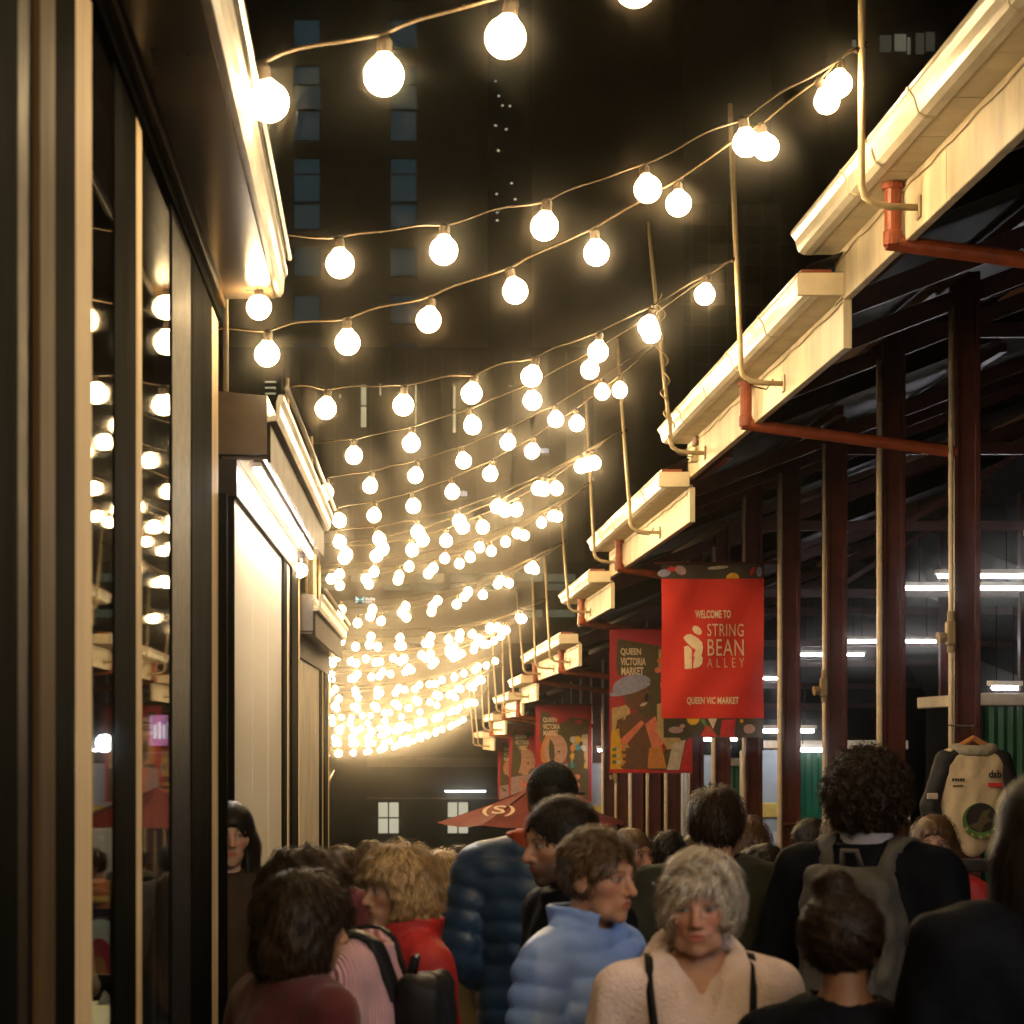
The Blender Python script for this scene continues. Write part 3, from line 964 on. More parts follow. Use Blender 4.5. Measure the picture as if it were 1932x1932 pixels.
# dark tower on the right with a few lit rooms
T4, hw, H = tower("dark_tower", "black tower with a few lit rooms behind the eave", 1560, 2150, -500, 210, 30, BLACK)
c0 = T4.location
ROOM = glow("dim lit room", (0.75, 0.70, 0.50), 0.16, False)
ROOM2 = glow("dimmer lit room", (0.7, 0.66, 0.48), 0.06, False)
for (x0, x1, y0, y1) in ((1608, 1616, 75, 98), (1619, 1632, 72, 98), (1660, 1682, 66, 98), (1688, 1710, 64, 96), (1712, 1718, 70, 102), (1728, 1744, 62, 102), (1747, 1764, 60, 96),
                         (1656, 1664, 244, 280), (1668, 1676, 242, 282), (1679, 1688, 244, 290), (1657, 1672, 290, 312)):
    a, b = px(x0, y1, 209.8), px(x1, y0, 209.8)
    window(T4, (a.x + b.x) / 2 - c0.x, (a.z + b.z) / 2 - c0.z, b.x - a.x, b.z - a.z, ROOM if wrng.random() < 0.6 else ROOM2)
RL = glow("red beacon", (1, 0.1, 0.05), 1.0, False)
p = px(1705, 177, 209.5)
MB().box(p.x - c0.x - 0.1, p.x - c0.x + 0.1, -0.4, -0.01, p.z - c0.z - 0.12, p.z - c0.z + 0.12).build("beacon", RL, T4)
# gridded curtain-wall tower
T5, hw, H = tower("grid_tower", "dark glass tower with a faint square grid of mullions", 1040, 1570, 385, 185, 25, GLASSWALL)
c0 = T5.location
for k in range(0, 17):
    x = -hw + 2 * hw * k / 16
    MB().box(x - 0.07, x + 0.07, -0.15, -0.004, 0, H).build("mullion", MULLION, T5)
for k in range(1, 20):
    z = H - 1.75 * k
    MB().box(-hw, hw, -0.11, -0.005, z - 0.06, z + 0.06).build("transom", MULLION, T5)
# mid-height block with lit stair slots
T6, hw, H = tower("office_block", "mid-height dark office block with lit vertical stair slots", 380, 1120, 655, 120, 20, FACADE2)
c0 = T6.location
SLOT = glow("lit stair slot", (0.85, 0.75, 0.42), 0.5, False)
for (x0, x1, y0, y1) in ((500, 520, 715, 721), (500, 520, 726, 732), (500, 520, 737, 743), (530, 533, 716, 735), (681, 691, 722, 805), (716, 719, 720, 745), (783, 786, 722, 800), (855, 860, 725, 815),
                         (596, 600, 735, 775), (640, 643, 740, 750), (960, 972, 723, 728)):
    a, b = px(x0, y1, 119.8), px(x1, y0, 119.8)
    n = max(1, round((b.z - a.z) / 1.2))
    for k in range(n):
        za, zb_ = a.z + (b.z - a.z) * k / n, a.z + (b.z - a.z) * (k + 1) / n - 0.1
        MB().box(a.x - c0.x, b.x - c0.x, -0.08, -0.005, za - c0.z, zb_ - c0.z).build("lit_pane", SLOT, T6)
for k in range(22):
    x = -hw + 2 * hw * (k + 0.5) / 22
    MB().box(x - 0.05, x + 0.05, -0.15, -0.005, 0, H - 0.3).build("mullion", MULLION, T6)
# low banded building
T7, hw, H = tower("banded_building", "low broad building with pale lit floor bands behind the bulbs", 330, 1290, 1060, 100, 14, FACADE2)
c0 = T7.location
BAND = glow("dim office window", (0.55, 0.62, 0.42), 0.10, False)
for x0 in range(600, 1170, 62):
    for (ya, yb) in ((1082, 1097), (1101, 1113), (1150, 1164)):
        if wrng.random() < 0.25:
            continue
        a, b = px(x0, yb, 99.8), px(x0 + 52, ya, 99.8)
        MB().box(a.x - c0.x, b.x - c0.x, -0.08, -0.005, a.z - c0.z, b.z - c0.z).build("office_window", BAND, T7)
CY = glow("cyan sign", (0.15, 0.75, 0.9), 0.9, False)
WH = glow("white sign", (0.75, 0.85, 1.0), 0.6, False)
for (x, y, d, par, lab) in ((864, 931, 118.5, T6, None), (1018, 850, 118.5, T6, None), (690, 1132, 99, T7, None)):
    p = px(x, y, d)
    s = thing("lit_sign", {864: "small cyan lit sign on the dark block behind the bulbs", 1018: "small white lit sign on the dark block near the pole tops", 690: "tiny cyan lit sign on the banded building"}[x], "sign", p)
    k = d / 4000
    MB().box(-20 * k, 20 * k, 0, 0.3, -8 * k, 8 * k).build("back_panel", BLACK, s)
    MB().add([(-19 * k, -0.05, 7 * k), (-19 * k, -0.05, -7 * k), (-10 * k, -0.05, 0)], [(0, 1, 2)]).build("emblem", CY, s)
    MB().add([(-3 * k, -0.05, 7 * k), (-3 * k, -0.05, -7 * k), (-10 * k, -0.05, 0)], [(0, 1, 2)]).build("emblem", CY, s)
    for q in range(4):
        MB().box((0 + q * 4.6) * k, (3.2 + q * 4.6) * k, -0.06, -0.01, -5 * k, (5 - 1.5 * (q % 2)) * k).build("sign_letter", WH, s)
# ------------------------------------------------------------------ people: signed-distance modelling, one continuous body each
def smin(a, b, k):
    h = np.clip(0.5 + 0.5 * (b - a) / k, 0, 1)
    return b * (1 - h) + a * h - k * h * (1 - h)


def smax(a, b, k):
    return -smin(-a, -b, k)


def s_ell(X, Y, Z, c, r):
    x, y, z = (X - c[0]) / r[0], (Y - c[1]) / r[1], (Z - c[2]) / r[2]
    k0 = np.sqrt(x * x + y * y + z * z) + 1e-9
    k1 = np.sqrt((x / r[0]) ** 2 + (y / r[1]) ** 2 + (z / r[2]) ** 2) + 1e-9
    return k0 * (k0 - 1) / k1


def s_cap(X, Y, Z, a, b, ra, rb=None, sq=(1, 1, 1)):
    rb = ra if rb is None else rb
    ba = [b[i] - a[i] for i in range(3)]
    L = sum(q * q for q in ba) + 1e-12
    t = np.clip(((X - a[0]) * ba[0] + (Y - a[1]) * ba[1] + (Z - a[2]) * ba[2]) / L, 0, 1)
    dx, dy, dz = X - a[0] - t * ba[0], Y - a[1] - t * ba[1], Z - a[2] - t * ba[2]
    return np.sqrt((dx * sq[0]) ** 2 + (dy * sq[1]) ** 2 + (dz * sq[2]) ** 2) - (ra + (rb - ra) * t)


def wob(X, Y, Z, freq, seed, oct=3):
    r = np.random.RandomState(seed)
    out = 0.0
    amp = 1.0
    for o in range(oct):
        for _ in range(3):
            k = r.normal(size=3) * freq
            out = out + amp * np.sin(k[0] * X + k[1] * Y + k[2] * Z + r.uniform(0, 6.28)) / 3
        freq *= 1.9
        amp *= 0.55
    return out


def surface_nets(Fv, xs, ys, zs):
    nx, ny, nz = Fv.shape
    ins = Fv < 0
    cnt = np.zeros((nx - 1, ny - 1, nz - 1), np.int8)
    for i in (0, 1):
        for j in (0, 1):
            for k in (0, 1):
                cnt += ins[i:nx - 1 + i, j:ny - 1 + j, k:nz - 1 + k]
    I, J, K = np.nonzero((cnt > 0) & (cnt < 8))
    idx = -np.ones(cnt.shape, np.int64)
    idx[I, J, K] = np.arange(len(I))
    corners = [(i, j, k) for i in (0, 1) for j in (0, 1) for k in (0, 1)]
    val = {c: Fv[I + c[0], J + c[1], K + c[2]] for c in corners}
    acc = np.zeros((len(I), 3))
    n = np.zeros(len(I))
    for c in corners:
        for ax in range(3):
            if c[ax]:
                continue
            e = list(c); e[ax] = 1; e = tuple(e)
            a, b = val[c], val[e]
            m = (a < 0) != (b < 0)
            t = np.where(m, a / np.where(m, a - b, 1), 0)
            p = np.stack([np.full(len(I), c[0], float), np.full(len(I), c[1], float), np.full(len(I), c[2], float)], 1)
            p[:, ax] += t
            acc += p * m[:, None]
            n += m
    acc /= n[:, None]
    V = np.empty_like(acc)
    for ax, (g_, ii) in enumerate(((xs, I), (ys, J), (zs, K))):
        V[:, ax] = g_[ii] + acc[:, ax] * (g_[ii + 1] - g_[ii])
    faces = []
    for ax in range(3):
        sl0 = [slice(1, -1)] * 3; sl1 = [slice(1, -1)] * 3
        sl0[ax] = slice(0, -1); sl1[ax] = slice(1, None)
        a, b = ins[tuple(sl0)], ins[tuple(sl1)]
        P, Q, R = np.nonzero(a != b)
        g_ = [P, Q, R]
        base = [P + 1, Q + 1, R + 1]
        base[ax] = g_[ax]
        u, v = [(1, 2), (2, 0), (0, 1)][ax]
        def cell(du, dv):
            q = [x.copy() for x in base]
            q[u] -= du
            q[v] -= dv
            return idx[q[0], q[1], q[2]]
        quad = np.stack([cell(1, 1), cell(0, 1), cell(0, 0), cell(1, 0)], 1)
        flip = ~a[P, Q, R]
        quad[flip] = quad[flip][:, ::-1]
        faces.append(quad)
    return V, np.concatenate(faces)


def axis(lo, hi, step, flo=None, fhi=None, fstep=None):
    if flo is None:
        return np.arange(lo, hi + step, step)
    a = np.arange(flo, lo - step, -step)[::-1][:-1] if lo < flo else np.array([])
    b = np.arange(flo, fhi, fstep)
    c = np.arange(fhi, hi + step, step)
    return np.concatenate([a, b, c])


def net_mesh(name, fn, xs, ys, zs, m, smooth=True):
    X, Y, Z = xs[:, None, None], ys[None, :, None], zs[None, None, :]
    Fv = np.broadcast_to(fn(X, Y, Z), (len(xs), len(ys), len(zs)))
    V, Q = surface_nets(Fv, xs, ys, zs)
    me = bpy.data.meshes.new(name)
    me.vertices.add(len(V))
    me.vertices.foreach_set("co", V.astype(np.float32).ravel())
    me.loops.add(len(Q) * 4)
    me.loops.foreach_set("vertex_index", Q.astype(np.int32).ravel())
    me.polygons.add(len(Q))
    me.polygons.foreach_set("loop_start", (np.arange(len(Q)) * 4).astype(np.int32))
    me.update(calc_edges=True)
    me.materials.append(m)
    if smooth:
        me.shade_smooth()
    return me, V


def set_tint(me, col):
    at = me.attributes.new("tint", 'FLOAT_COLOR', 'POINT')
    at.data.foreach_set("color", np.concatenate([col, np.ones((len(col), 1))], 1).astype(np.float32).ravel())


def skin_mat():
    m = bpy.data.materials.new("skin")
    m.use_nodes = True
    nt = m.node_tree
    b = nt.nodes["Principled BSDF"]
    a = nt.nodes.new("ShaderNodeAttribute")
    a.attribute_name = "tint"
    n = nt.nodes.new("ShaderNodeTexNoise")
    n.inputs["Scale"].default_value = 60
    tc = nt.nodes.new("ShaderNodeTexCoord")
    nt.links.new(tc.outputs["Object"], n.inputs["Vector"])
    r = nt.nodes.new("ShaderNodeMapRange")
    r.inputs[3].default_value = 0.82
    r.inputs[4].default_value = 1.15
    nt.links.new(n.outputs[0], r.inputs[0])
    mx = nt.nodes.new("ShaderNodeMix")
    mx.data_type = 'RGBA'; mx.blend_type = 'MULTIPLY'
    mx.inputs[0].default_value = 1
    nt.links.new(a.outputs["Color"], mx.inputs[6])
    nt.links.new(r.outputs[0], mx.inputs[7])
    nt.links.new(mx.outputs[2], b.inputs["Base Color"])
    b.inputs["Roughness"].default_value = 0.48
    b.inputs["Specular IOR Level"].default_value = 0.35
    bp = nt.nodes.new("ShaderNodeBump")
    bp.inputs["Strength"].default_value = 0.15
    bp.inputs["Distance"].default_value = 0.002
    n2 = nt.nodes.new("ShaderNodeTexNoise")
    n2.inputs["Scale"].default_value = 220
    nt.links.new(tc.outputs["Object"], n2.inputs["Vector"])
    nt.links.new(n2.outputs[0], bp.inputs["Height"])
    nt.links.new(bp.outputs[0], b.inputs["Normal"])
    return m


SKIN = skin_mat()


def hair_mat(name, c1, c2, rough=0.42):
    if name in MATS:
        return MATS[name]
    m = bpy.data.materials.new(name)
    m.use_nodes = True
    nt = m.node_tree
    b = nt.nodes["Principled BSDF"]
    gmt = nt.nodes.new("ShaderNodeNewGeometry")
    rp = nt.nodes.new("ShaderNodeMix")
    rp.data_type = 'RGBA'
    rp.inputs[6].default_value = (*c1, 1)
    rp.inputs[7].default_value = (*c2, 1)
    nt.links.new(gmt.outputs["Random Per Island"], rp.inputs[0])
    nt.links.new(rp.outputs[2], b.inputs["Base Color"])
    b.inputs["Roughness"].default_value = rough
    b.inputs["Specular IOR Level"].default_value = 0.4 if c2[0] > 0.06 else 0.16
    MATS[name] = m
    return m


def knit_mat(name, col, kind="knit", scale=120.0, strength=0.5, rough=0.85, var=0.18, sheen=0.15):
    """woven or knitted cloth with ribs running down the body"""
    if name in MATS:
        return MATS[name]
    m = mat(name, col, rough, var=var, scale=9, sheen=sheen, spec=0.25)
    nt = m.node_tree
    b = nt.nodes["Principled BSDF"]
    tc = nt.nodes.new("ShaderNodeTexCoord")
    bp = nt.nodes.new("ShaderNodeBump")
    bp.inputs["Strength"].default_value = strength
    bp.inputs["Distance"].default_value = 0.006
    if kind == "rib":
        w = nt.nodes.new("ShaderNodeTexWave")
        w.inputs["Scale"].default_value = scale
        w.bands_direction = 'X'
        w.inputs["Distortion"].default_value = 0.6
        mp = nt.nodes.new("ShaderNodeMapping")
        mp.inputs["Rotation"].default_value = (0, 0, 0.7)
        nt.links.new(tc.outputs["Object"], mp.inputs[0])
        nt.links.new(mp.outputs[0], w.inputs["Vector"])
        nt.links.new(w.outputs[1], bp.inputs["Height"])
    else:
        n = nt.nodes.new("ShaderNodeTexNoise")
        n.inputs["Scale"].default_value = scale
        n.inputs["Detail"].default_value = 3
        nt.links.new(tc.outputs["Object"], n.inputs["Vector"])
        nt.links.new(n.outputs[0], bp.inputs["Height"])
    nt.links.new(bp.outputs[0], b.inputs["Normal"])
    return m


# ---- head, in coordinates about the eye line; front is +y
def head_sdf(X, Y, Z, g):
    w = g.get("w", 1.0)
    nose = g.get("nose", 1.0)
    fem = g.get("fem", 0.0)
    d = s_ell(X, Y, Z, (0, -0.014, 0.022), (0.073 * w, 0.094, 0.088))
    d = smin(d, s_ell(X, Y, Z, (0, 0.020, -0.028), (0.0575 * w, 0.066, 0.082)), 0.03)
    d = smin(d, s_ell(X, Y, Z, (0, 0.028, -0.078), ((0.047 - 0.006 * fem) * w, 0.050, 0.036)), 0.025)
    d = smin(d, s_ell(X, Y, Z, (0, 0.066, -0.103), (0.02, 0.018, 0.016)), 0.02)
    ax = np.abs(X)
    d = smin(d, s_ell(ax, Y, Z, (0.040 * w, 0.050, -0.020), (0.022, 0.022, 0.018)), 0.028)          # cheekbones
    d = smin(d, s_cap(ax, Y, Z, (0.008, 0.078, 0.019), (0.042, 0.064, 0.020), 0.011), 0.014)        # brow
    d = smax(d, -s_ell(ax, Y, Z, (0.031, 0.096, -0.001), (0.021, 0.018, 0.013)), 0.012)             # eye sockets
    d = smin(d, s_ell(ax, Y, Z, (0.031, 0.0712, -0.001), (0.0145, 0.0135, 0.0125)), 0.003)
    d = smin(d, s_cap(ax, Y, Z, (0.020, 0.0785, 0.0085), (0.044, 0.070, 0.0075), 0.0046), 0.005)     # upper lids
    d = smin(d, s_cap(X, Y, Z, (0, 0.079, 0.010), (0, 0.100 + 0.004 * nose, -0.034), 0.0075, 0.0115 * nose), 0.012)
    d = smin(d, s_ell(ax, Y, Z, (0.0125 * nose, 0.089, -0.040), (0.0085, 0.011, 0.008)), 0.006)     # nostril wings
    d = smin(d, s_ell(X, Y, Z, (0, 0.072, -0.064), (0.028, 0.017, 0.017)), 0.018)                   # muzzle
    d = smin(d, s_ell(X, Y, Z, (0, 0.0850, -0.0625), (0.021, 0.0070, 0.0045)), 0.006)
    d = smin(d, s_ell(X, Y, Z, (0, 0.0835, -0.0730), (0.018, 0.0072, 0.0050)), 0.006)
    d = smax(d, -s_ell(X, Y, Z, (0, 0.0945, -0.0680), (0.024, 0.0085, 0.0020)), 0.003)               # mouth line
    if g.get("old"):
        d = smax(d, -s_cap(ax, Y, Z, (0.019, 0.092, -0.040), (0.031, 0.077, -0.075), 0.0018), 0.009)
        d = smin(d, s_ell(ax, Y, Z, (0.040, 0.040, -0.088), (0.016, 0.02, 0.02)), 0.02)
    ear = s_ell(ax, Y, Z, (0.0755 * w, -0.010, -0.012), (0.010, 0.020, 0.033))
    ear = smax(ear, -s_ell(ax, Y, Z, (0.087 * w, -0.004, -0.008), (0.008, 0.010, 0.018)), 0.005)
    d = smin(d, ear, 0.007)
    return d


def head_tint(V, base, g):
    x, y, z = np.abs(V[:, 0]), V[:, 1], V[:, 2]
    col = np.tile(np.array(base), (len(V), 1))

    def blend(mask, c):
        mask = np.clip(mask, 0, 1)[:, None]
        return col * (1 - mask) + np.array(c) * mask
    red = np.array(base) * np.array((1.12, 0.78, 0.72))
    col = blend(0.7 * np.exp(-(((x - 0.042) / 0.018) ** 2 + ((z + 0.03) / 0.02) ** 2)) * (y > 0.03), red)
    col = blend(0.6 * np.exp(-((x / 0.014) ** 2 + ((z + 0.036) / 0.015) ** 2)) * (y > 0.08), red)
    lip = np.array(base) * np.array((0.85, 0.45, 0.42))
    col = blend(np.exp(-np.maximum(0, (x / 0.023) ** 2 + ((z + 0.068) / 0.0105) ** 2 - 0.6) * 3) * (y > 0.07) * (z < -0.055) * (z > -0.082), lip)
    if g.get("beard"):
        bm = (1 / (1 + np.exp((z + 0.047 + 0.5 * np.maximum(0, 0.03 - x) - 0.9 * np.maximum(0, 0.045 - y)) / 0.006))) * (y > -0.01) * (z > -0.135)
        lipm = np.exp(-((x / 0.02) ** 2 + ((z + 0.068) / 0.008) ** 2))
        col = blend(g["beard"] * bm * (1 - lipm), (0.02, 0.013, 0.009))
    brow = g.get("brow", (0.03, 0.018, 0.01))
    bz = z - (0.0215 - 0.25 * np.abs(x - 0.03))
    col = blend(g.get("brow_s", 0.85) * np.exp(-(bz / 0.0042) ** 2) * (x > 0.012) * (x < 0.049) * (y > 0.055), brow)
    ed = np.sqrt(((x - 0.031) / 1.0) ** 2 + (z + 0.001) ** 2)
    front = (y > 0.066)
    col = blend(0.55 * np.exp(-(np.maximum(0, ed - 0.010) / 0.010) ** 2) * front, np.array(base) * np.array((0.62, 0.48, 0.45)))
    eye = (ed < 0.0155) & front & (np.abs(z + 0.001) < 0.0046) & (y < 0.0885)
    col[eye] = (0.26, 0.22, 0.19)
    col[eye & (ed < 0.0064)] = g.get("iris", (0.04, 0.03, 0.02))
    lash = (np.abs(z - 0.0062) < 0.0022) & (x > 0.018) & (x < 0.044) & front
    col[lash] *= 0.35
    return col


# ---- body in a 1.70 m frame; front is +y
CH = 1.70
EYE = 1.588       # eye line
HEADC = (0.0, 0.012, EYE)


def body_parts(X, Y, Z, p, off=0.0):
    """torso and arms; off thickens"""
    b = p.get("broad", 1.0)
    bl = p.get("belly", 0.0)
    t = s_ell(X, Y, Z, (0, -0.01, 1.24), (0.165 * b + off, 0.112 + off + 0.02 * bl, 0.20 + off))
    t = smin(t, s_cap(np.abs(X), Y, Z, (0.02, -0.015, 1.425), (0.150 * b, -0.018, 1.372), 0.050 + off * 0.8, 0.058 + off * 0.8), 0.05)
    t = smin(t, s_ell(X, Y, Z, (0, 0.0 + 0.02 * bl, 1.03), (0.148 * b + off + 0.01 * bl, 0.108 + off + 0.04 * bl, 0.20 + off)), 0.06)
    t = smin(t, s_ell(X, Y, Z, (0, -0.005, 0.90), (0.172 * (0.5 + b * 0.5) + off, 0.122 + off, 0.14 + off)), 0.06)
    return t


def arm_pts(p, side):
    b = p.get("broad", 1.0)
    a = p.get("arm_r" if side > 0 else "arm_l", (0.06, -0.05))
    sh = (side * 0.182 * b, -0.018, 1.372)
    el = (side * (0.182 * b + a[0]), a[1], 1.095)
    ha = (side * (0.155 + 0.03 * (b - 1)), 0.105, 0.955)
    return sh, el, ha


def arms_sdf(X, Y, Z, p, off=0.0):
    d = None
    for side in (1, -1):
        sh, el, ha = arm_pts(p, side)
        u = s_cap(X, Y, Z, sh, el, 0.050 + off, 0.040 + off)
        v = s_cap(X, Y, Z, el, ha, 0.040 + off, 0.030 + off)
        s = smin(u, v, 0.03)
        d = s if d is None else np.minimum(d, s)
    return d


def rot(X, Y, a):
    c, s = math.cos(a), math.sin(a)
    return X * c + Y * s, -X * s + Y * c


def to_head(X, Y, Z, p):
    hx, hy, hz = p.get("head", HEADC)
    x, y, z = X - hx, Y - hy, Z - hz
    x, y = rot(x, y, p.get("yaw", 0.0))
    pt = p.get("pitch", 0.0)
    if pt:
        c, s = math.cos(pt), math.sin(pt)
        zz = z + 0.09
        y, z = y * c + zz * s, -y * s + zz * c - 0.09
    rl = p.get("roll", 0.0)
    if rl:
        c, s = math.cos(rl), math.sin(rl)
        zz = z + 0.09
        x, z = x * c - zz * s, x * s + zz * c - 0.09
    return x, y, z


def body_sdf(X, Y, Z, p, head=True):
    hx, hy, hz = p.get("head", HEADC)
    d = body_parts(X, Y, Z, p, -0.004)
    d = smin(d, arms_sdf(X, Y, Z, p, -0.006), 0.03)
    for side in (1, -1):
        hip, kn, an = (side * 0.09, -0.005, 0.88), (side * 0.095, 0.01, 0.48), (side * 0.10, -0.02, 0.08)
        d = smin(d, s_cap(X, Y, Z, hip, kn, 0.082, 0.054), 0.03)
        d = smin(d, s_cap(X, Y, Z, kn, an, 0.054, 0.036), 0.02)
        d = smin(d, s_cap(X, Y, Z, (side * 0.10, -0.04, 0.035), (side * 0.11, 0.13, 0.03), 0.034, 0.03), 0.02)
    nk = p.get("neck", 0.050)
    x, y, z = to_head(X, Y, Z, p)
    d = smin(d, s_cap(X, Y, Z, (0, -0.03, 1.36), (hx * 0.9, hy - 0.028, hz - 0.07), nk + 0.010, nk), 0.035)
    return smin(d, head_sdf(x, y, z, p.get("face", {})), 0.018)


def hair_sdf(x, y, z, st, g):
    """closed hair volume in head coordinates"""
    w = g.get("w", 1.0)
    t = st.get("t", 0.012)
    k = st["kind"]
    d = s_ell(x, y, z, (0, -0.018, 0.026), (0.073 * w + t, 0.093 + t, 0.087 + t))
    face = s_ell(x, y, z, (0, 0.105, st.get("hairline", -0.040)), (0.066 * w, 0.066, 0.092))
    ax = np.abs(x)
    if k in ("bob", "fringe", "wavy", "long"):
        ln = st.get("len", 0.15)
        low = s_ell(x, y, z, (0, -0.030, -ln * 0.45), ((0.080 if k != 'fringe' else 0.071) * w + t, 0.078 + t, ln * 0.62))
        d = smin(d, low, 0.03)
        if k == "long":
            d = smin(d, s_cap(x, y, z, (0, -0.055, -0.05), (0, -0.085, -ln), 0.085, 0.06, (0.75, 1.25, 1)), 0.04)
            d = smin(d, s_cap(ax, y, z, (0.070, -0.01, -0.04), (0.085, 0.015, -ln * 0.8), 0.030, 0.026), 0.03)
        d = smax(d, -face, 0.012)
        d = smax(d, -s_cap(x, y, z, (0, 0.05, -0.05), (0, 0.07, -0.45), 0.060 * w, 0.075), 0.012)
        if st.get("profile"):
            d = smax(d, -s_ell(x, y, z, (0, 0.135, -0.045), (0.17, 0.125, 0.112)), 0.012)
        if k == "fringe":
            d = smin(d, s_ell(x, y, z, (0.008, 0.062, 0.060), (0.054, 0.032, 0.028)), 0.012)
            d = smax(d, -s_ell(x, y, z, (-0.004, 0.125, -0.028), (0.073, 0.10, 0.070)), 0.008)
    else:
        d = smax(d, -face, 0.008)
        nape = st.get("nape", -0.075)
        d = smax(d, -(z - nape + 0.35 * np.maximum(0, y + 0.03)), 0.02)
        d = smax(d, -s_ell(ax, y, z, (0.085 * w, 0.012, -0.030), (0.03, 0.034, 0.038)), 0.008)   # ears free
    if k == "bun":
        bx, by, bz = st.get("bun", (0.0, -0.055, 0.135))
        d = smin(d, s_ell(x, y, z, (bx, by, bz), (0.040, 0.038, 0.034)), 0.016)
    if st.get("bump"):
        d = d + st["bump"] * wob(x, y, z, st.get("bf", 60), st.get("seed", 1), 3)
    return d


def strand_mesh(name, sd, roots, n_steps, seg, width, m, rng, down=1.0, curl=0.0, lift=0.004, crown=(0, -0.035, 0.11), part=0.0, flow=None, front=1.0):
    """thin tapered ribbons combed over the hair volume"""
    P = roots.copy()
    n = len(P)

    def grad(p):
        e = 0.003
        gx = sd(p[:, 0] + e, p[:, 1], p[:, 2]) - sd(p[:, 0] - e, p[:, 1], p[:, 2])
        gy = sd(p[:, 0], p[:, 1] + e, p[:, 2]) - sd(p[:, 0], p[:, 1] - e, p[:, 2])
        gz_ = sd(p[:, 0], p[:, 1], p[:, 2] + e) - sd(p[:, 0], p[:, 1], p[:, 2] - e)
        q = np.stack([gx, gy, gz_], 1)
        return q / (np.linalg.norm(q, axis=1, keepdims=True) + 1e-9)
    jit = rng.normal(size=(n, 3)) * 0.28
    lenv = rng.uniform(0.45, 1.25, n) * np.where(roots[:, 1] > 0.035, front, 1.0)
    ph = rng.uniform(0, 6.28, n)
    lf = rng.uniform(0.2, 1.0, n) * lift
    pts = []
    c = np.array(crown)
    for s in range(n_steps + 1):
        N = grad(P)
        dist = sd(P[:, 0], P[:, 1], P[:, 2])
        tgt = lf * (1 + 1.2 * s / n_steps)
        P = P - N * (dist - tgt)[:, None]
        D = P - c
        D = D / (np.linalg.norm(D, axis=1, keepdims=True) + 1e-9)
        D = D * 0.6 + np.array((0, 0, -down)) * 0.8 + jit
        if flow is not None:
            D = D + np.array(flow)
        D = D - N * np.sum(D * N, axis=1, keepdims=True) * 0.92
        D = D / (np.linalg.norm(D, axis=1, keepdims=True) + 1e-9)
        S = np.cross(D, N)
        if curl:
            D = D + curl * (np.sin(ph + s * 1.3)[:, None] * S + 0.5 * np.cos(ph + s * 1.3)[:, None] * N)
        wd = width * (1 - (s / n_steps) ** 2 * 0.8)
        pts.append((P - S * wd / 2, P + S * wd / 2))
        P = P + D * (seg * lenv)[:, None]
    V = np.concatenate([np.stack(q, 1).reshape(n, 2, 3)[:, None] for q in pts], 1)     # n, steps, 2, 3
    ns = n_steps + 1
    V = V.reshape(-1, 3)
    b = (np.arange(n) * ns * 2)[:, None] + np.arange(n_steps)[None, :] * 2
    Q = np.stack([b, b + 1, b + 3, b + 2], 2).reshape(-1, 4)
    me = bpy.data.meshes.new(name)
    me.vertices.add(len(V))
    me.vertices.foreach_set("co", V.astype(np.float32).ravel())
    me.loops.add(len(Q) * 4)
    me.loops.foreach_set("vertex_index", Q.astype(np.int32).ravel())
    me.polygons.add(len(Q))
    me.polygons.foreach_set("loop_start", (np.arange(len(Q)) * 4).astype(np.int32))
    me.update(calc_edges=True)
    me.materials.append(m)
    me.shade_smooth()
    return me


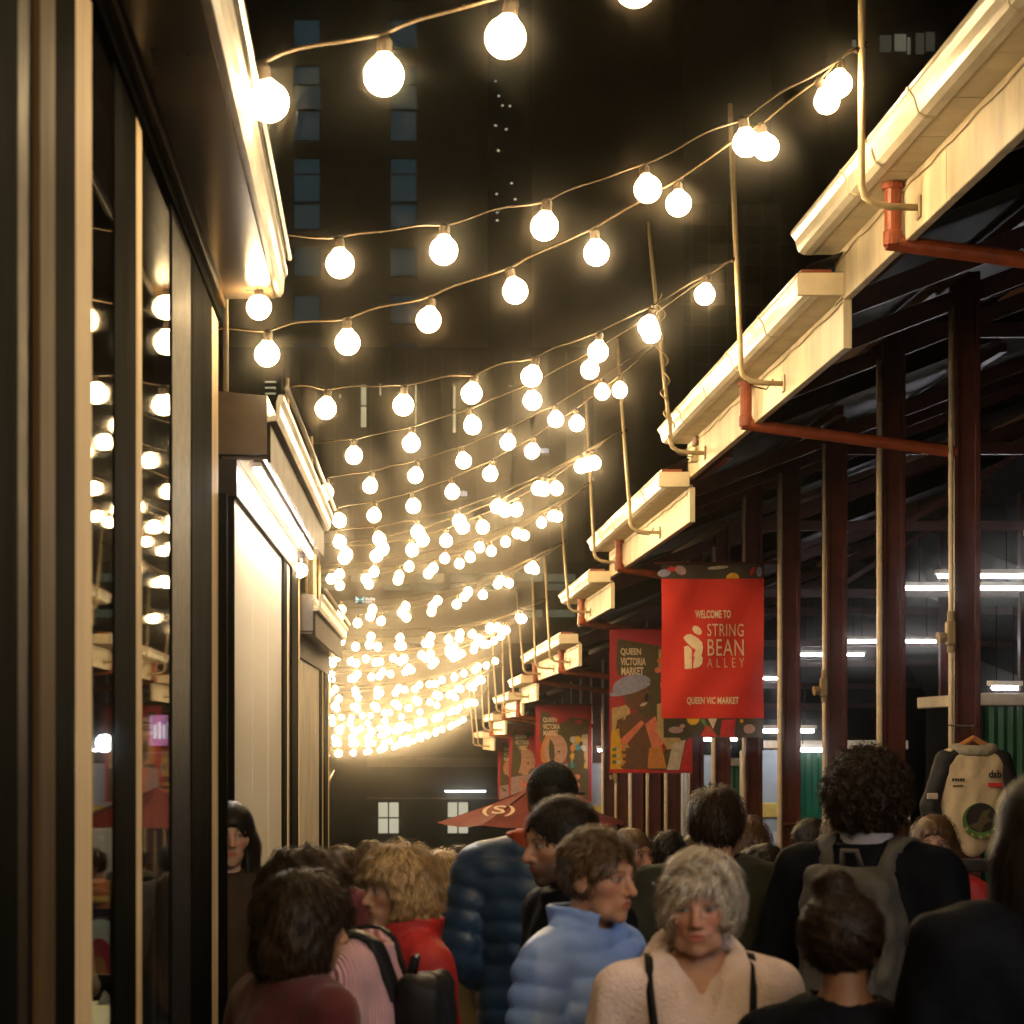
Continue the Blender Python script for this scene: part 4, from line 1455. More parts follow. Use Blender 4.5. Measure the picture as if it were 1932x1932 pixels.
def garment_sdf(X, Y, Z, p, c):
    """upper garment: jacket, puffer, jumper"""
    off = c.get("off", 0.018)
    hem = c.get("hem", 0.80)
    t = body_parts(X, Y, Z, p, off)
    # below the hips the garment hangs straight
    a = arms_sdf(X, Y, Z, p, off * 0.9)
    if c.get("puff"):
        A = c["puff"]
        pitch = c.get("pitch", 0.062)
        t = t - A * (np.abs(np.sin(np.pi * (Z + 0.012 * np.sin(14 * X) ) / pitch)) ** 0.75 - 0.5)
        da = None
        for side in (1, -1):
            sh, el, ha = arm_pts(p, side)
            for (q0, q1, r0, r1) in ((sh, el, 0.050, 0.042), (el, ha, 0.042, 0.034)):
                ba = np.array(q1) - np.array(q0)
                L = np.linalg.norm(ba)
                tt = np.clip(((X - q0[0]) * ba[0] + (Y - q0[1]) * ba[1] + (Z - q0[2]) * ba[2]) / (L * L), 0, 1)
                s = s_cap(X, Y, Z, q0, q1, r0 + off, r1 + off) - A * (np.abs(np.sin(np.pi * tt * L / pitch)) ** 0.75 - 0.5)
                da = s if da is None else smin(da, s, 0.012)
        a = da
    d = smin(t, a, c.get("blend", 0.025))
    f = c.get("fold", 0.006)
    if f:
        d = d + f * wob(X * 1.0, Y * 1.0, Z * 0.55, 20, c.get("seed", 3), 3)
    d = smax(d, hem - Z, 0.01)
    # neckline
    hx, hy, hz = p.get("head", HEADC)
    nw = c.get("neck_w", 0.068)
    d = smax(d, -s_cap(X, Y, Z, (0, -0.02, 1.44), (hx, hy - 0.01, 1.62), nw, nw + 0.02), 0.01)
    if c.get("vneck"):
        vd = c["vneck"]
        d = smax(d, -s_cap(X, Y, Z, (0, 0.10, 1.46), (0, 0.155, 1.46 - vd), 0.075, 0.010), 0.012)
    if c.get("collar"):
        h0, rad, th = c["collar"]
        zc = 1.415
        r = np.sqrt(X ** 2 + ((Y + 0.012) * 1.0) ** 2)
        ring = np.maximum(np.abs(r - rad - 0.18 * np.maximum(0, Z - zc)) - th, np.maximum(zc - 0.05 - Z, Z - zc - h0 + 0.22 * np.maximum(0, Y)))
        if c.get("open"):
            ring = smax(ring, -s_cap(X, Y, Z, (c.get("open_x", 0), 0.04, 1.52), (c.get("open_x", 0), 0.14, 1.30), c["open"]), 0.01)
        d = smin(d, ring, 0.014)
    if c.get("cowl"):
        for (zz, rr, tilt, th) in c["cowl"]:
            r = np.sqrt(X ** 2 + (Y - 0.0) ** 2)
            d = smin(d, np.sqrt((r - rr) ** 2 + (Z - zz + tilt * Y) ** 2) - th, 0.012)
    if c.get("hood"):
        d = smin(d, s_ell(X, Y, Z, (0, -0.115, 1.42), (0.10, 0.055, 0.075)), 0.03)
    return d


TROUSER = {}


def make_person(label, ox, oy, H, face_deg, p, hair=None, top=None, res=0.0045, trousers=(0.02, 0.022, 0.03), skin=(0.50, 0.30, 0.20), group=None, extras=None, z=None):
    """face_deg: direction the body faces, degrees clockwise from straight down the alley"""
    gz = ground_z(oy) if z is None else z
    s = H / CH
    who = thing("person", label, "person", (ox, oy, gz), -math.radians(face_deg), group)
    who.scale = (s, s, s)
    hx, hy, hz = p.get("head", HEADC)
    cr = 0.03 if res < 0.007 else 0.035
    # body
    xs = axis(-0.42, 0.42, cr, hx - 0.115, hx + 0.115, res)
    ysx = axis(-0.26, 0.30, cr, hy - 0.135, hy + 0.135, res)
    zs = axis(-0.03, 1.76, cr, hz - 0.185, hz + 0.13, res)
    me, V = net_mesh("body", lambda X, Y, Z: body_sdf(X, Y, Z, p), xs, ysx, zs, SKIN)
    lx, ly, lz = to_head(V[:, 0], V[:, 1], V[:, 2], p)
    set_tint(me, head_tint(np.stack([lx, ly, lz], 1), skin, p.get("face", {})))
    link("body", me, who)
    # hair
    if hair:
        st = hair
        hr = max(0.006, res * 1.4)
        ext = st.get("len", 0.1) + 0.06
        gxs, gys, gzs = axis(-0.17, 0.17, hr), axis(-0.20, 0.16, hr), axis(-ext - 0.1, 0.20, hr)

        def hs(x, y, zz):
            return hair_sdf(x, y, zz, st, p.get("face", {}))
        hme, HV = net_mesh("hair", hs, gxs, gys, gzs, st["mat"])
        ho = link("hair", hme, who)
        M = Matrix.Translation((hx, hy, hz)) @ Matrix.Rotation(p.get("yaw", 0.0), 4, 'Z')
        M = M @ Matrix.Translation((0, 0, -0.09)) @ Matrix.Rotation(p.get("pitch", 0.0), 4, 'X') @ Matrix.Rotation(-p.get("roll", 0.0), 4, 'Y') @ Matrix.Translation((0, 0, 0.09))
        # ribbons
        ns = st.get("n", 0)
        if ns:
            rng = np.random.RandomState(st.get("seed", 1))
            roots = HV[rng.choice(len(HV), ns)] + rng.normal(size=(ns, 3)) * 0.003
            if st.get("root_top"):
                roots = roots[roots[:, 2] > st["root_top"]]
            sm = strand_mesh("hair_strands", hs, roots, st.get("steps", 7), st.get("seg", 0.012), st.get("wd", 0.0035), st["mat"], rng,
                             st.get("down", 1.0), st.get("curl", 0.0), st.get("lift", 0.005), flow=st.get("flow"), front=st.get("front", 1.0))
            so = link("hair_strands", sm, ho)
            so["kind"] = "stuff"
        ho.matrix_local = M
    # upper garment
    if top:
        gr = top.get("res", 0.010)
        zt = 1.60
        off = top.get("off", 0.018)
        b = p.get("broad", 1.0)
        ex = 0.17 * b + 0.20
        tme, TV = net_mesh(top.get("name", "jacket"), lambda X, Y, Z: garment_sdf(X, Y, Z, p, top), axis(-ex, ex, gr), axis(-0.25, 0.27, gr), axis(top.get("hem", 0.8) - 0.03, zt, gr), top["mat"])
        to = link(top.get("name", "jacket"), tme, who)
        GARMENT[who.name] = lambda X, Y, Z: garment_sdf(X, Y, Z, p, top)
        if top.get("lining"):
            pass
    # trousers and shoes
    key = trousers
    if key not in TROUSER:
        tm = mat("cloth %.3f %.3f %.3f" % key, key, 0.85, var=0.2, scale=12, bump=0.15, bscale=60)

        def leg(X, Y, Z):
            d = s_ell(X, Y, Z, (0, -0.005, 0.90), (0.178, 0.128, 0.13))
            for side in (1, -1):
                d = smin(d, smin(s_cap(X, Y, Z, (side * 0.09, -0.005, 0.88), (side * 0.095, 0.01, 0.48), 0.095, 0.070), s_cap(X, Y, Z, (side * 0.095, 0.01, 0.48), (side * 0.10, -0.02, 0.10), 0.070, 0.058), 0.02), 0.02)
            d = d + 0.006 * wob(X, Y, Z, 18, 5, 2)
            d = smax(d, Z - 0.98, 0.01)
            return smax(d, 0.075 - Z, 0.01)
        tme, _ = net_mesh("trousers", leg, axis(-0.24, 0.24, 0.02), axis(-0.18, 0.18, 0.02), axis(0.03, 1.02, 0.02), tm)

        def shoe(X, Y, Z):
            d = s_cap(X, Y, Z, (0, -0.055, 0.05), (0.012, 0.13, 0.04), 0.046, 0.042)
            d = smin(d, s_cap(X, Y, Z, (0, -0.04, 0.06), (0, -0.03, 0.11), 0.046, 0.042), 0.03)
            return smax(d, -Z + 0.002, 0.004)
        sme, _ = net_mesh("shoe", shoe, axis(-0.08, 0.09, 0.012), axis(-0.13, 0.20, 0.012), axis(-0.02, 0.17, 0.012), BLACK)
        TROUSER[key] = (tme, sme)
    tme, sme = TROUSER[key]
    link("trousers", tme, who)
    for side in (1, -1):
        link("shoe", sme, who, (side * 0.10, 0.0, 0.0))
    return who


def cap_hat(who, p, m, label=None):
    def f(x, y, z):
        d = s_ell(x, y, z, (0, -0.016, 0.022), (0.084, 0.107, 0.103))
        d = smax(d, -(z - 0.012 + 0.25 * y), 0.006)
        d = smax(d, -s_ell(x, y, z, (0, -0.018, 0.015), (0.082, 0.104, 0.094)), 0.004)
        brim = s_ell(x, y, z, (0, 0.115, 0.018), (0.078, 0.085, 0.006))
        d = smin(d, np.maximum(brim, -(y - 0.06)), 0.006)
        return smin(d, s_ell(x, y, z, (0, -0.016, 0.127), (0.009, 0.009, 0.005)), 0.003)
    me, _ = net_mesh("cap", f, axis(-0.11, 0.11, 0.006), axis(-0.15, 0.22, 0.006), axis(-0.06, 0.15, 0.006), m)
    o = link("cap", me, who)
    hx, hy, hz = p.get("head", HEADC)
    o.matrix_local = Matrix.Translation((hx, hy, hz)) @ Matrix.Rotation(p.get("yaw", 0.0), 4, 'Z')
    return o


GARMENT = {}


def strap(who, pts, w, m, name="strap", th=0.006, on=None):
    """flat band through points, laid on the garment's surface"""
    mb = MB()
    P = [Vector(q) for q in pts]
    if on is not None:
        Q = []
        for i in range(len(P) - 1):
            for k in range(4):
                Q.append(P[i].lerp(P[i + 1], k / 4))
        Q.append(P[-1])
        A_ = np.array([tuple(q) for q in Q])
        for _ in range(5):
            e = 0.004
            f0 = on(A_[:, 0], A_[:, 1], A_[:, 2])
            G = np.stack([on(A_[:, 0] + e, A_[:, 1], A_[:, 2]) - f0, on(A_[:, 0], A_[:, 1] + e, A_[:, 2]) - f0, on(A_[:, 0], A_[:, 1], A_[:, 2] + e) - f0], 1) / e
            G /= np.linalg.norm(G, axis=1, keepdims=True) + 1e-6
            A_ = A_ - G * np.clip(f0 - 0.001, -0.03, 0.03)[:, None]
        for _ in range(3):
            A_[1:-1] = (A_[:-2] + 2 * A_[1:-1] + A_[2:]) / 4
        P = [Vector(q) for q in A_]
    vs, n = [], len(P)
    for i, q in enumerate(P):
        t = (P[min(i + 1, n - 1)] - P[max(i - 1, 0)]).normalized()
        out = Vector((q.x * 0.5, q.y, 0.35 if abs(t.z) < 0.7 else 0.0)).normalized()
        s = t.cross(out).normalized()
        o2 = s.cross(t).normalized()
        for (a, b) in ((-1, 0), (1, 0), (1, 1), (-1, 1)):
            vs.append(q + s * (w / 2 * a) + o2 * (th * b))
    fs = []
    for i in range(n - 1):
        for k in range(4):
            fs.append((i * 4 + k, i * 4 + (k + 1) % 4, i * 4 + 4 + (k + 1) % 4, i * 4 + 4 + k))
    mb.add(vs, fs)
    return mb.build(name, m, who, True)


def backpack(who, p, m, label, size=(0.15, 0.085, 0.23), zc=1.20, yb=-0.20, seed=1):
    """worn on the back; its own thing, standing where its wearer stands"""
    b = thing("backpack", label, "backpack", who.location, who.rotation_euler.z)
    b.scale = who.scale

    def f(X, Y, Z):
        X = X * (1 + 0.9 * np.maximum(0, Z - zc)) + 0.02 * np.sin(9 * Z)
        q = np.maximum(np.maximum(np.abs(X) - size[0] + 0.05, np.abs(Y - yb) - size[1] + 0.05), np.abs(Z - zc) - size[2] + 0.05)
        dx, dy, dz = np.maximum(np.abs(X) - size[0] + 0.05, 0), np.maximum(np.abs(Y - yb) - size[1] + 0.05, 0), np.maximum(np.abs(Z - zc) - size[2] + 0.05, 0)
        d = np.sqrt(dx * dx + dy * dy + dz * dz) + np.minimum(q, 0) - 0.05
        return d + 0.012 * wob(X, Y, Z, 22, seed, 2)
    gr = 0.011
    me, _ = net_mesh("pack_body", f, axis(-size[0] - 0.04, size[0] + 0.04, gr), axis(yb - size[1] - 0.04, yb + size[1] + 0.04, gr), axis(zc - size[2] - 0.04, zc + size[2] + 0.04, gr), m)
    link("pack_body", me, b)

    def pk(X, Y, Z):
        dx, dy, dz = np.maximum(np.abs(X) - size[0] + 0.06, 0), np.maximum(np.abs(Y - yb + size[1]) - 0.005, 0), np.maximum(np.abs(Z - zc + 0.08) - 0.06, 0)
        return np.sqrt(dx * dx + dy * dy + dz * dz) - 0.03 + 0.004 * wob(X, Y, Z, 25, seed + 1, 2)
    me, _ = net_mesh("pocket", pk, axis(-size[0] - 0.02, size[0] + 0.02, gr), axis(yb - size[1] - 0.06, yb - size[1] + 0.06, gr), axis(zc - 0.2, zc + 0.06, gr), m)
    link("pocket", me, b)
    br = p.get("broad", 1.0)
    for sx in (-1, 1):
        x = sx * 0.085 * br
        strap(b, [(x * 0.8, yb + size[1] - 0.02, zc + size[2] - 0.06), (x, -0.085, 1.455), (x * 1.15, -0.01, 1.475), (x * 1.2, 0.07, 1.435), (x * 1.22, 0.135, 1.33), (x * 1.35, 0.15, 1.2), (x * 1.7, 0.10, 1.06), (x * 1.75, -0.05, 1.0)], 0.052, m, "shoulder_strap", 0.012, GARMENT.get(who.name))
    MB().tube([(-0.03, yb + size[1] - 0.03, zc + size[2] - 0.02), (-0.02, yb + 0.02, zc + size[2] + 0.04), (0.02, yb + 0.02, zc + size[2] + 0.04), (0.03, yb + size[1] - 0.03, zc + size[2] - 0.02)], 0.009, 6).build("grab_loop", m, b, True)
    return b
# ------------------------------------------------------------------ banners under the eaves
BRED = mat("red banner cloth", (0.66, 0.030, 0.017), 0.7, var=0.10, scale=4, bump=0.1, bscale=30)
BPINK = mat("crimson banner cloth", (0.45, 0.03, 0.045), 0.7, var=0.15, scale=4)
PRINT = mat("cream print", (0.80, 0.62, 0.42), 0.7, var=0.15, scale=20)
INK = {k: mat("print " + k, c, 0.7, var=0.25, scale=14) for k, c in dict(
    dark=(0.055, 0.045, 0.032), olive=(0.10, 0.075, 0.03), yellow=(0.75, 0.42, 0.03), pinkish=(0.42, 0.27, 0.27), green=(0.10, 0.22, 0.05), lilac=(0.33, 0.33, 0.47), skin=(0.16, 0.07, 0.035),
    skinlight=(0.55, 0.30, 0.2), orange=(0.65, 0.25, 0.06), sand=(0.55, 0.38, 0.17), white=(0.62, 0.52, 0.42), red=(0.6, 0.03, 0.03), coral=(0.75, 0.22, 0.12), teal=(0.05, 0.28, 0.3), black=(0.02, 0.015, 0.012)).items()}


def wave(x, z, ph):
    k = 1.7 if ph < 1 else 0.3
    return k * (0.014 * np.sin(5.0 * x + 4.1 * z + ph) + 0.007 * np.sin(11 * x - 6 * z + 2 * ph))


def cloth(name, x0, x1, z0, z1, m, parent, ph, off=0.0, n=14):
    nx, nz = n, max(2, int(n * (z1 - z0) / max(0.05, x1 - x0)))
    vs, fs = [], []
    for j in range(nz + 1):
        for i in range(nx + 1):
            x, z = x0 + (x1 - x0) * i / nx, z0 + (z1 - z0) * j / nz
            vs.append((x, wave(x, z, ph) - off, z))
    for j in range(nz):
        for i in range(nx):
            a = j * (nx + 1) + i
            fs.append((a, a + 1, a + nx + 2, a + nx + 1))
    return MB().add(vs, fs).build(name, m, parent, True)


def shape(name, poly, m, parent, ph, off):
    """flat printed shape following the cloth: poly of (x, z)"""
    c = (sum(p[0] for p in poly) / len(poly), sum(p[1] for p in poly) / len(poly))
    vs, fs = [], []
    rings = 3
    for r in range(1, rings + 1):
        for (x, z) in poly:
            xx, zz = c[0] + (x - c[0]) * r / rings, c[1] + (z - c[1]) * r / rings
            vs.append((xx, wave(xx, zz, ph) - off, zz))
    n = len(poly)
    fs.append(tuple(range(n)))
    for r in range(rings - 1):
        for i in range(n):
            fs.append((r * n + i, r * n + (i + 1) % n, (r + 1) * n + (i + 1) % n, (r + 1) * n + i))
    return MB().add(vs, fs).build(name, m, parent)


def oval(cx, cz, rx, rz, n=20, a0=0.0, a1=2 * math.pi, tilt=0.0):
    full = abs(a1 - a0 - 2 * math.pi) < 1e-6
    k = n if full else n + 1
    out = []
    for i in range(k):
        a = a0 + (a1 - a0) * i / n
        x, z = rx * math.cos(a), rz * math.sin(a)
        out.append((cx + x * math.cos(tilt) - z * math.sin(tilt), cz + x * math.sin(tilt) + z * math.cos(tilt)))
    return out


def lettering(txt, cx, cz, w, h, m, parent, ph, off, spacing=1.0, bold=0.0):
    me = text_mesh("lettering", txt, 0.1, m, spacing, bold, 1.0, 0.0)
    n = len(me.vertices)
    co = np.empty(n * 3, np.float32)
    me.vertices.foreach_get("co", co)
    co = co.reshape(-1, 3)
    lo, hi = co.min(0), co.max(0)
    x = (co[:, 0] - (lo[0] + hi[0]) / 2) / (hi[0] - lo[0]) * w + cx
    z = (co[:, 2] - (lo[2] + hi[2]) / 2) / (hi[2] - lo[2]) * h + cz
    co[:, 0], co[:, 2] = x, z
    co[:, 1] = wave(x, z, ph) - off
    me.vertices.foreach_set("co", co.ravel())
    me.update()
    return link("lettering", me, parent)


def banner_frame(label, x, d, ztop, w=1.05, rz=0.0):
    b = thing("hanging_banner", label, "banner", (x, d, ztop), rz)
    MB().tube([(-0.06, 0.0, 0.01), (w + 0.18, 0.0, 0.01)], 0.014, 8).build("top_rod", REDBROWN, b)
    return b


# the alley's name banner
W = 1.05
b = banner_frame("red banner welcoming to the alley, hung from the eave", 2.87, 21.75, ZC + 1.77)
ph = 0.4
K = 1 / 781.0


def cx_(q):
    return (q - 615) * K


def cz_(q):
    return -0.15 - (q - 265) * K


cloth("dark_band", 0, W, -0.15, 0.0, INK["dark"], b, ph, 0.0)
cloth("red_panel", 0, W, -0.15 - 1.43, -0.15, BRED, b, ph, 0.002)
cloth("dark_band", 0.02, W - 0.01, -0.15 - 1.43 - 0.20, -0.15 - 1.43, INK["dark"], b, ph, 0.0)
for (nm, x, z, rx, rz_, a0, a1, t) in (("lilac", 0.03, -0.09, 0.07, 0.04, 0, 2 * math.pi, 0.2), ("pinkish", 0.20, -0.06, 0.06, 0.045, 0, 2 * math.pi, -0.5), ("red", 0.11, -0.07, 0.05, 0.05, 0, math.pi, 0),
                                       ("white", 0.58, -0.035, 0.11, 0.018, 0, 2 * math.pi, 0.08), ("yellow", 0.73, -0.148, 0.065, 0.06, 0, math.pi, 0), ("red", 0.93, -0.07, 0.02, 0.05, 0, 2 * math.pi, -0.5), ("lilac", 1.0, -0.08, 0.03, 0.05, 0, 2 * math.pi, 0)):
    shape("print_shape", oval(x, z, rx, rz_, 14, a0, a1, t), INK[nm], b, ph, 0.003)
for (nm, poly) in (("yellow", oval(0.33, -1.584, 0.065, 0.065, 12, math.pi, 2 * math.pi)), ("pinkish", oval(0.15, -1.70, 0.08, 0.035, 12)), ("red", [(0.40, -1.77), (0.58, -1.77), (0.50, -1.66), (0.46, -1.66)]),
                   ("white", [(0.48, -1.584), (0.57, -1.584), (0.53, -1.69)]), ("red", [(0.62, -1.60), (0.76, -1.59), (0.75, -1.775), (0.60, -1.775)]), ("green", [(0.40, -1.59), (0.44, -1.59), (0.52, -1.72), (0.49, -1.73)]),
                   ("pinkish", oval(0.90, -1.69, 0.06, 0.05, 12)), ("yellow", oval(0.82, -1.61, 0.02, 0.02, 8)), ("skinlight", oval(0.22, -1.66, 0.03, 0.02, 8))):
    shape("print_shape", poly, INK[nm], b, ph, 0.003)
lettering("WELCOME TO", cx_(1030), cz_(548), 285 * K, 66 * K, PRINT, b, ph, 0.006, 1.05, 0.003)
lettering("STRING", cx_(1130), cz_(675), 296 * K, 100 * K, PRINT, b, ph, 0.006, 1.1)
lettering("BEAN", cx_(1130), cz_(815), 296 * K, 132 * K, PRINT, b, ph, 0.006, 1.1)
lettering("ALLEY", cx_(1128), cz_(937), 300 * K, 74 * K, PRINT, b, ph, 0.006, 1.9, -0.001)
lettering("QUEEN VIC MARKET", cx_(1025), cz_(1245), 410 * K, 66 * K, PRINT, b, ph, 0.006, 1.05, 0.003)
for poly in (oval(cx_(900), cz_(678), 44 * K, 29 * K, 18, tilt=-0.75),
             [(cx_(x), cz_(y)) for x, y in ((788, 735), (815, 712), (850, 708), (880, 725), (912, 748), (938, 775), (945, 815), (938, 860), (930, 880), (943, 905), (938, 945), (912, 972), (868, 985), (866, 960), (880, 935), (882, 905), (868, 880), (890, 850), (888, 822), (862, 800), (825, 785), (803, 762))],
             [(cx_(x), cz_(y)) for x, y in ((795, 808), (826, 802), (856, 832), (856, 985), (800, 988))]):
    shape("bean_emblem", poly, PRINT, b, ph, 0.006)


# photographic market banners further along
def photo_banner(label, x, d, ztop, seed, kind):
    b = banner_frame(label, x, d, ztop)
    ph = seed * 1.3
    H = 1.82
    cloth("red_panel", 0, W, -H, 0, BPINK, b, ph)
    sh = lambda poly, k, off=0.004: shape("print_shape", poly, INK[k], b, ph, off)
    sh([(0.10, -0.12), (1.0, -0.28), (1.0, -H + 0.04), (0.02, -H + 0.04)], "olive", 0.003)
    lettering("QUEEN", 0.27, -0.29, 0.26, 0.10, PRINT, b, ph, 0.007, 1.0, 0.003)
    lettering("VICTORIA", 0.30, -0.41, 0.32, 0.10, PRINT, b, ph, 0.007, 1.0, 0.003)
    lettering("MARKET", 0.29, -0.53, 0.28, 0.10, PRINT, b, ph, 0.007, 1.0, 0.003)
    if kind == 0:
        sh([(0.62, -0.25), (0.98, -0.30), (0.99, -0.95), (0.70, -1.0), (0.62, -0.6)], "sand", 0.0045)
        for i, (x_, z_, r, k) in enumerate(((0.66, -0.40, 0.06, "orange"), (0.75, -0.50, 0.07, "lilac"), (0.80, -0.33, 0.06, "yellow"), (0.62, -0.52, 0.05, "coral"), (0.90, -0.45, 0.06, "skinlight"), (0.85, -0.70, 0.08, "white"), (0.72, -0.72, 0.06, "green"))):
            sh(oval(x_, z_, r, r * 0.8, 12), k, 0.006)
        sh([(0.03, -1.0), (0.25, -0.95), (0.30, -1.5), (0.03, -1.5)], "sand", 0.005)
        sh(oval(0.34, -0.83, 0.17, 0.20, 22), "skin", 0.007)                       # face
        sh(oval(0.47, -0.86, 0.03, 0.05, 10), "black", 0.008)
        sh(oval(0.43, -0.95, 0.05, 0.018, 10, tilt=0.4), "white", 0.008)
        sh(oval(0.28, -0.72, 0.25, 0.14, 22, 0.0, math.pi, 0.25), "lilac", 0.009)   # bucket hat
        sh(oval(0.26, -0.76, 0.27, 0.055, 20, tilt=0.28), "lilac", 0.010)
        sh([(0.10, -1.15), (0.30, -1.05), (0.55, -1.12), (0.60, -1.5), (0.45, -1.78), (0.05, -1.78), (0.03, -1.5)], "skin", 0.006)
        sh([(0.08, -1.45), (0.40, -1.15), (0.44, -1.19), (0.14, -1.55)], "coral", 0.008)
        sh([(0.02, -1.3), (0.12, -1.25), (0.18, -1.77), (0.01, -1.77)], "yellow", 0.008)
        for i in range(9):
            sh(oval(0.06 + 0.06 * (i % 3), -1.52 - 0.08 * (i // 3), 0.03, 0.025, 8), ("green", "white", "orange")[i % 3], 0.009)
        sh([(0.45, -1.20), (0.58, -1.10), (0.68, -1.45), (0.55, -1.55)], "coral", 0.008)
        sh([(0.50, -1.50), (0.66, -1.48), (0.72, -1.76), (0.48, -1.76)], "orange", 0.009)
        sh([(0.60, -0.95), (0.75, -0.9), (0.72, -1.5), (0.60, -1.3)], "sand", 0.008)
        sh([(0.70, -1.35), (0.92, -1.30), (0.92, -1.50), (0.72, -1.52)], "sand", 0.007)
        sh([(0.80, -1.45), (0.96, -1.40), (0.88, -1.78), (0.72, -1.78)], "white", 0.009)
        sh([(0.97, -1.40), (1.04, -1.38), (1.04, -1.79), (0.89, -1.79)], "red", 0.009)
        sh([(0.0, -1.77), (0.5, -1.77), (0.5, -1.815), (0.0, -1.815)], "red", 0.009)
    else:
        sh(oval(0.38, -0.85, 0.22, 0.30, 22), "skinlight", 0.006)
        sh(oval(0.26, -0.80, 0.15, 0.33, 20, tilt=-0.25), "orange", 0.0055)
        sh(oval(0.44, -0.88, 0.03, 0.018, 8), "black", 0.008)
        sh([(0.70, -0.60), (0.98, -0.55), (0.98, -1.2), (0.66, -1.15)], "sand", 0.005)
        for i in range(12):
            sh(oval(0.70 + 0.10 * (i % 3), -0.65 - 0.16 * (i // 3), 0.055, 0.06, 10), ("yellow", "orange", "white", "sand", "teal")[(i * 3 + seed) % 5], 0.007)
        sh([(0.05, -1.2), (0.6, -1.1), (0.7, -1.78), (0.05, -1.78)], "pinkish", 0.007)
        sh([(0.25, -1.2), (0.45, -1.15), (0.5, -1.7), (0.3, -1.7)], "coral", 0.008)
        for i in range(6):
            sh(oval(0.62 + 0.08 * (i % 3), -1.35 - 0.16 * (i // 3), 0.06, 0.05, 10), ("white", "yellow", "coral")[i % 3], 0.009)
    return b


photo_banner("market banner printed with a person in a lilac bucket hat", 2.88, 26.8, ZC + 1.36, 1, 0)
photo_banner("market banner printed with a large pale face, nearest past the bucket-hat banner", 2.88, 39.7, ZC + 0.60, 2, 1)
photo_banner("narrow-looking market banner, second past the bucket-hat banner", 2.88, 48.0, ZC + 0.28, 3, 1)
photo_banner("last market banner at the far end of the eaves", 2.88, 52.5, ZC - 0.02, 4, 1)

# ------------------------------------------------------------------ red umbrella
um = thing("market_umbrella", "dark red market umbrella with a pale script logo, open beyond the capped man", "umbrella", (2.55, 36.0, ground_z(36)))
R, n = 1.65, 8
ze, za = 2.42, 3.02
UMB = mat("dark red canvas", (0.19, 0.020, 0.014), 0.75, var=0.2, scale=5, bump=0.15, bscale=40)
for k in range(n):
    a0, a1 = 2 * math.pi * (k + 0.25) / n, 2 * math.pi * (k + 1.25) / n
    vs, fs = [(0, 0, za)], []
    rows = 5
    for r in range(1, rows + 1):
        for q in range(5):
            t = q / 4
            A0 = Vector((math.cos(a0), math.sin(a0), 0)).lerp(Vector((math.cos(a1), math.sin(a1), 0)), t) * R * r / rows
            zz = za + (ze - za) * (r / rows) ** 0.85 - 0.05 * 4 * t * (1 - t) * r / rows
            vs.append((A0.x, A0.y, zz))
    for q in range(4):
        fs.append((0, 1 + q, 2 + q))
    for r in range(rows - 1):
        for q in range(4):
            a = 1 + r * 5 + q
            fs.append((a, a + 5, a + 6, a + 1))
    MB().add(vs, fs).build("canopy_panel", UMB, um, True)
    MB().tube([(0, 0, za - 0.03), (math.cos(a0) * R * 0.98, math.sin(a0) * R * 0.98, ze - 0.02)], 0.012, 5).build("rib", BLACK, um)
    MB().tube([(0, 0, za - 0.75), (math.cos(a0) * R * 0.5, math.sin(a0) * R * 0.5, za + (ze - za) * 0.55 - 0.03)], 0.010, 5).build("stay", BLACK, um)
MB().tube([(0, 0, 0), (0, 0, za + 0.08)], 0.025, 10).build("pole", mat("grey pole steel", (0.3, 0.3, 0.28), 0.4, 0.6), um)
MB().lathe([(0.3, 0), (0.3, 0.05), (0.05, 0.09)], (0, 0, 0), 14).build("base", BLACK, um)
lm = text_mesh("logo", "(S)", 0.42, PRINT, 1.0, 0.004, 1.3, 0.0)
lo = link("logo", lm, um, (-0.62, -1.12, 2.66))
lo.rotation_euler = (math.radians(-66), 0, math.radians(-14))

# ------------------------------------------------------------------ race jacket hanging on the first post
jk = thing("hanging_jacket", "cream and black race jacket with patches hanging on a maroon post", "jacket", (XCOL - 0.18, 13.9, 0))
ZJ = ZC + (1390 - 1398) / 4000 * 13.9      # top of the hanger
JC = mat("cream race cloth", (0.72, 0.56, 0.33), 0.75, var=0.15, scale=8, bump=0.25, bscale=50)
JB = mat("black race cloth", (0.016, 0.015, 0.015), 0.7, var=0.25, scale=8, bump=0.2, bscale=50)


def jtorso(X, Y, Z):
    d = s_ell(X, Y, Z, (0, 0, -0.30), (0.225, 0.085, 0.46))
    d = smin(d, s_cap(np.abs(X), Y, Z, (0.03, 0, -0.07), (0.17, 0, -0.145), 0.045, 0.05), 0.05)
    d = smax(d, -0.80 - Z, 0.01)
    d = smax(d, Z + 0.055 + 0 * X, 0.015)
    return d + 0.006 * wob(X, Y, Z * 0.5, 24, 3, 3)


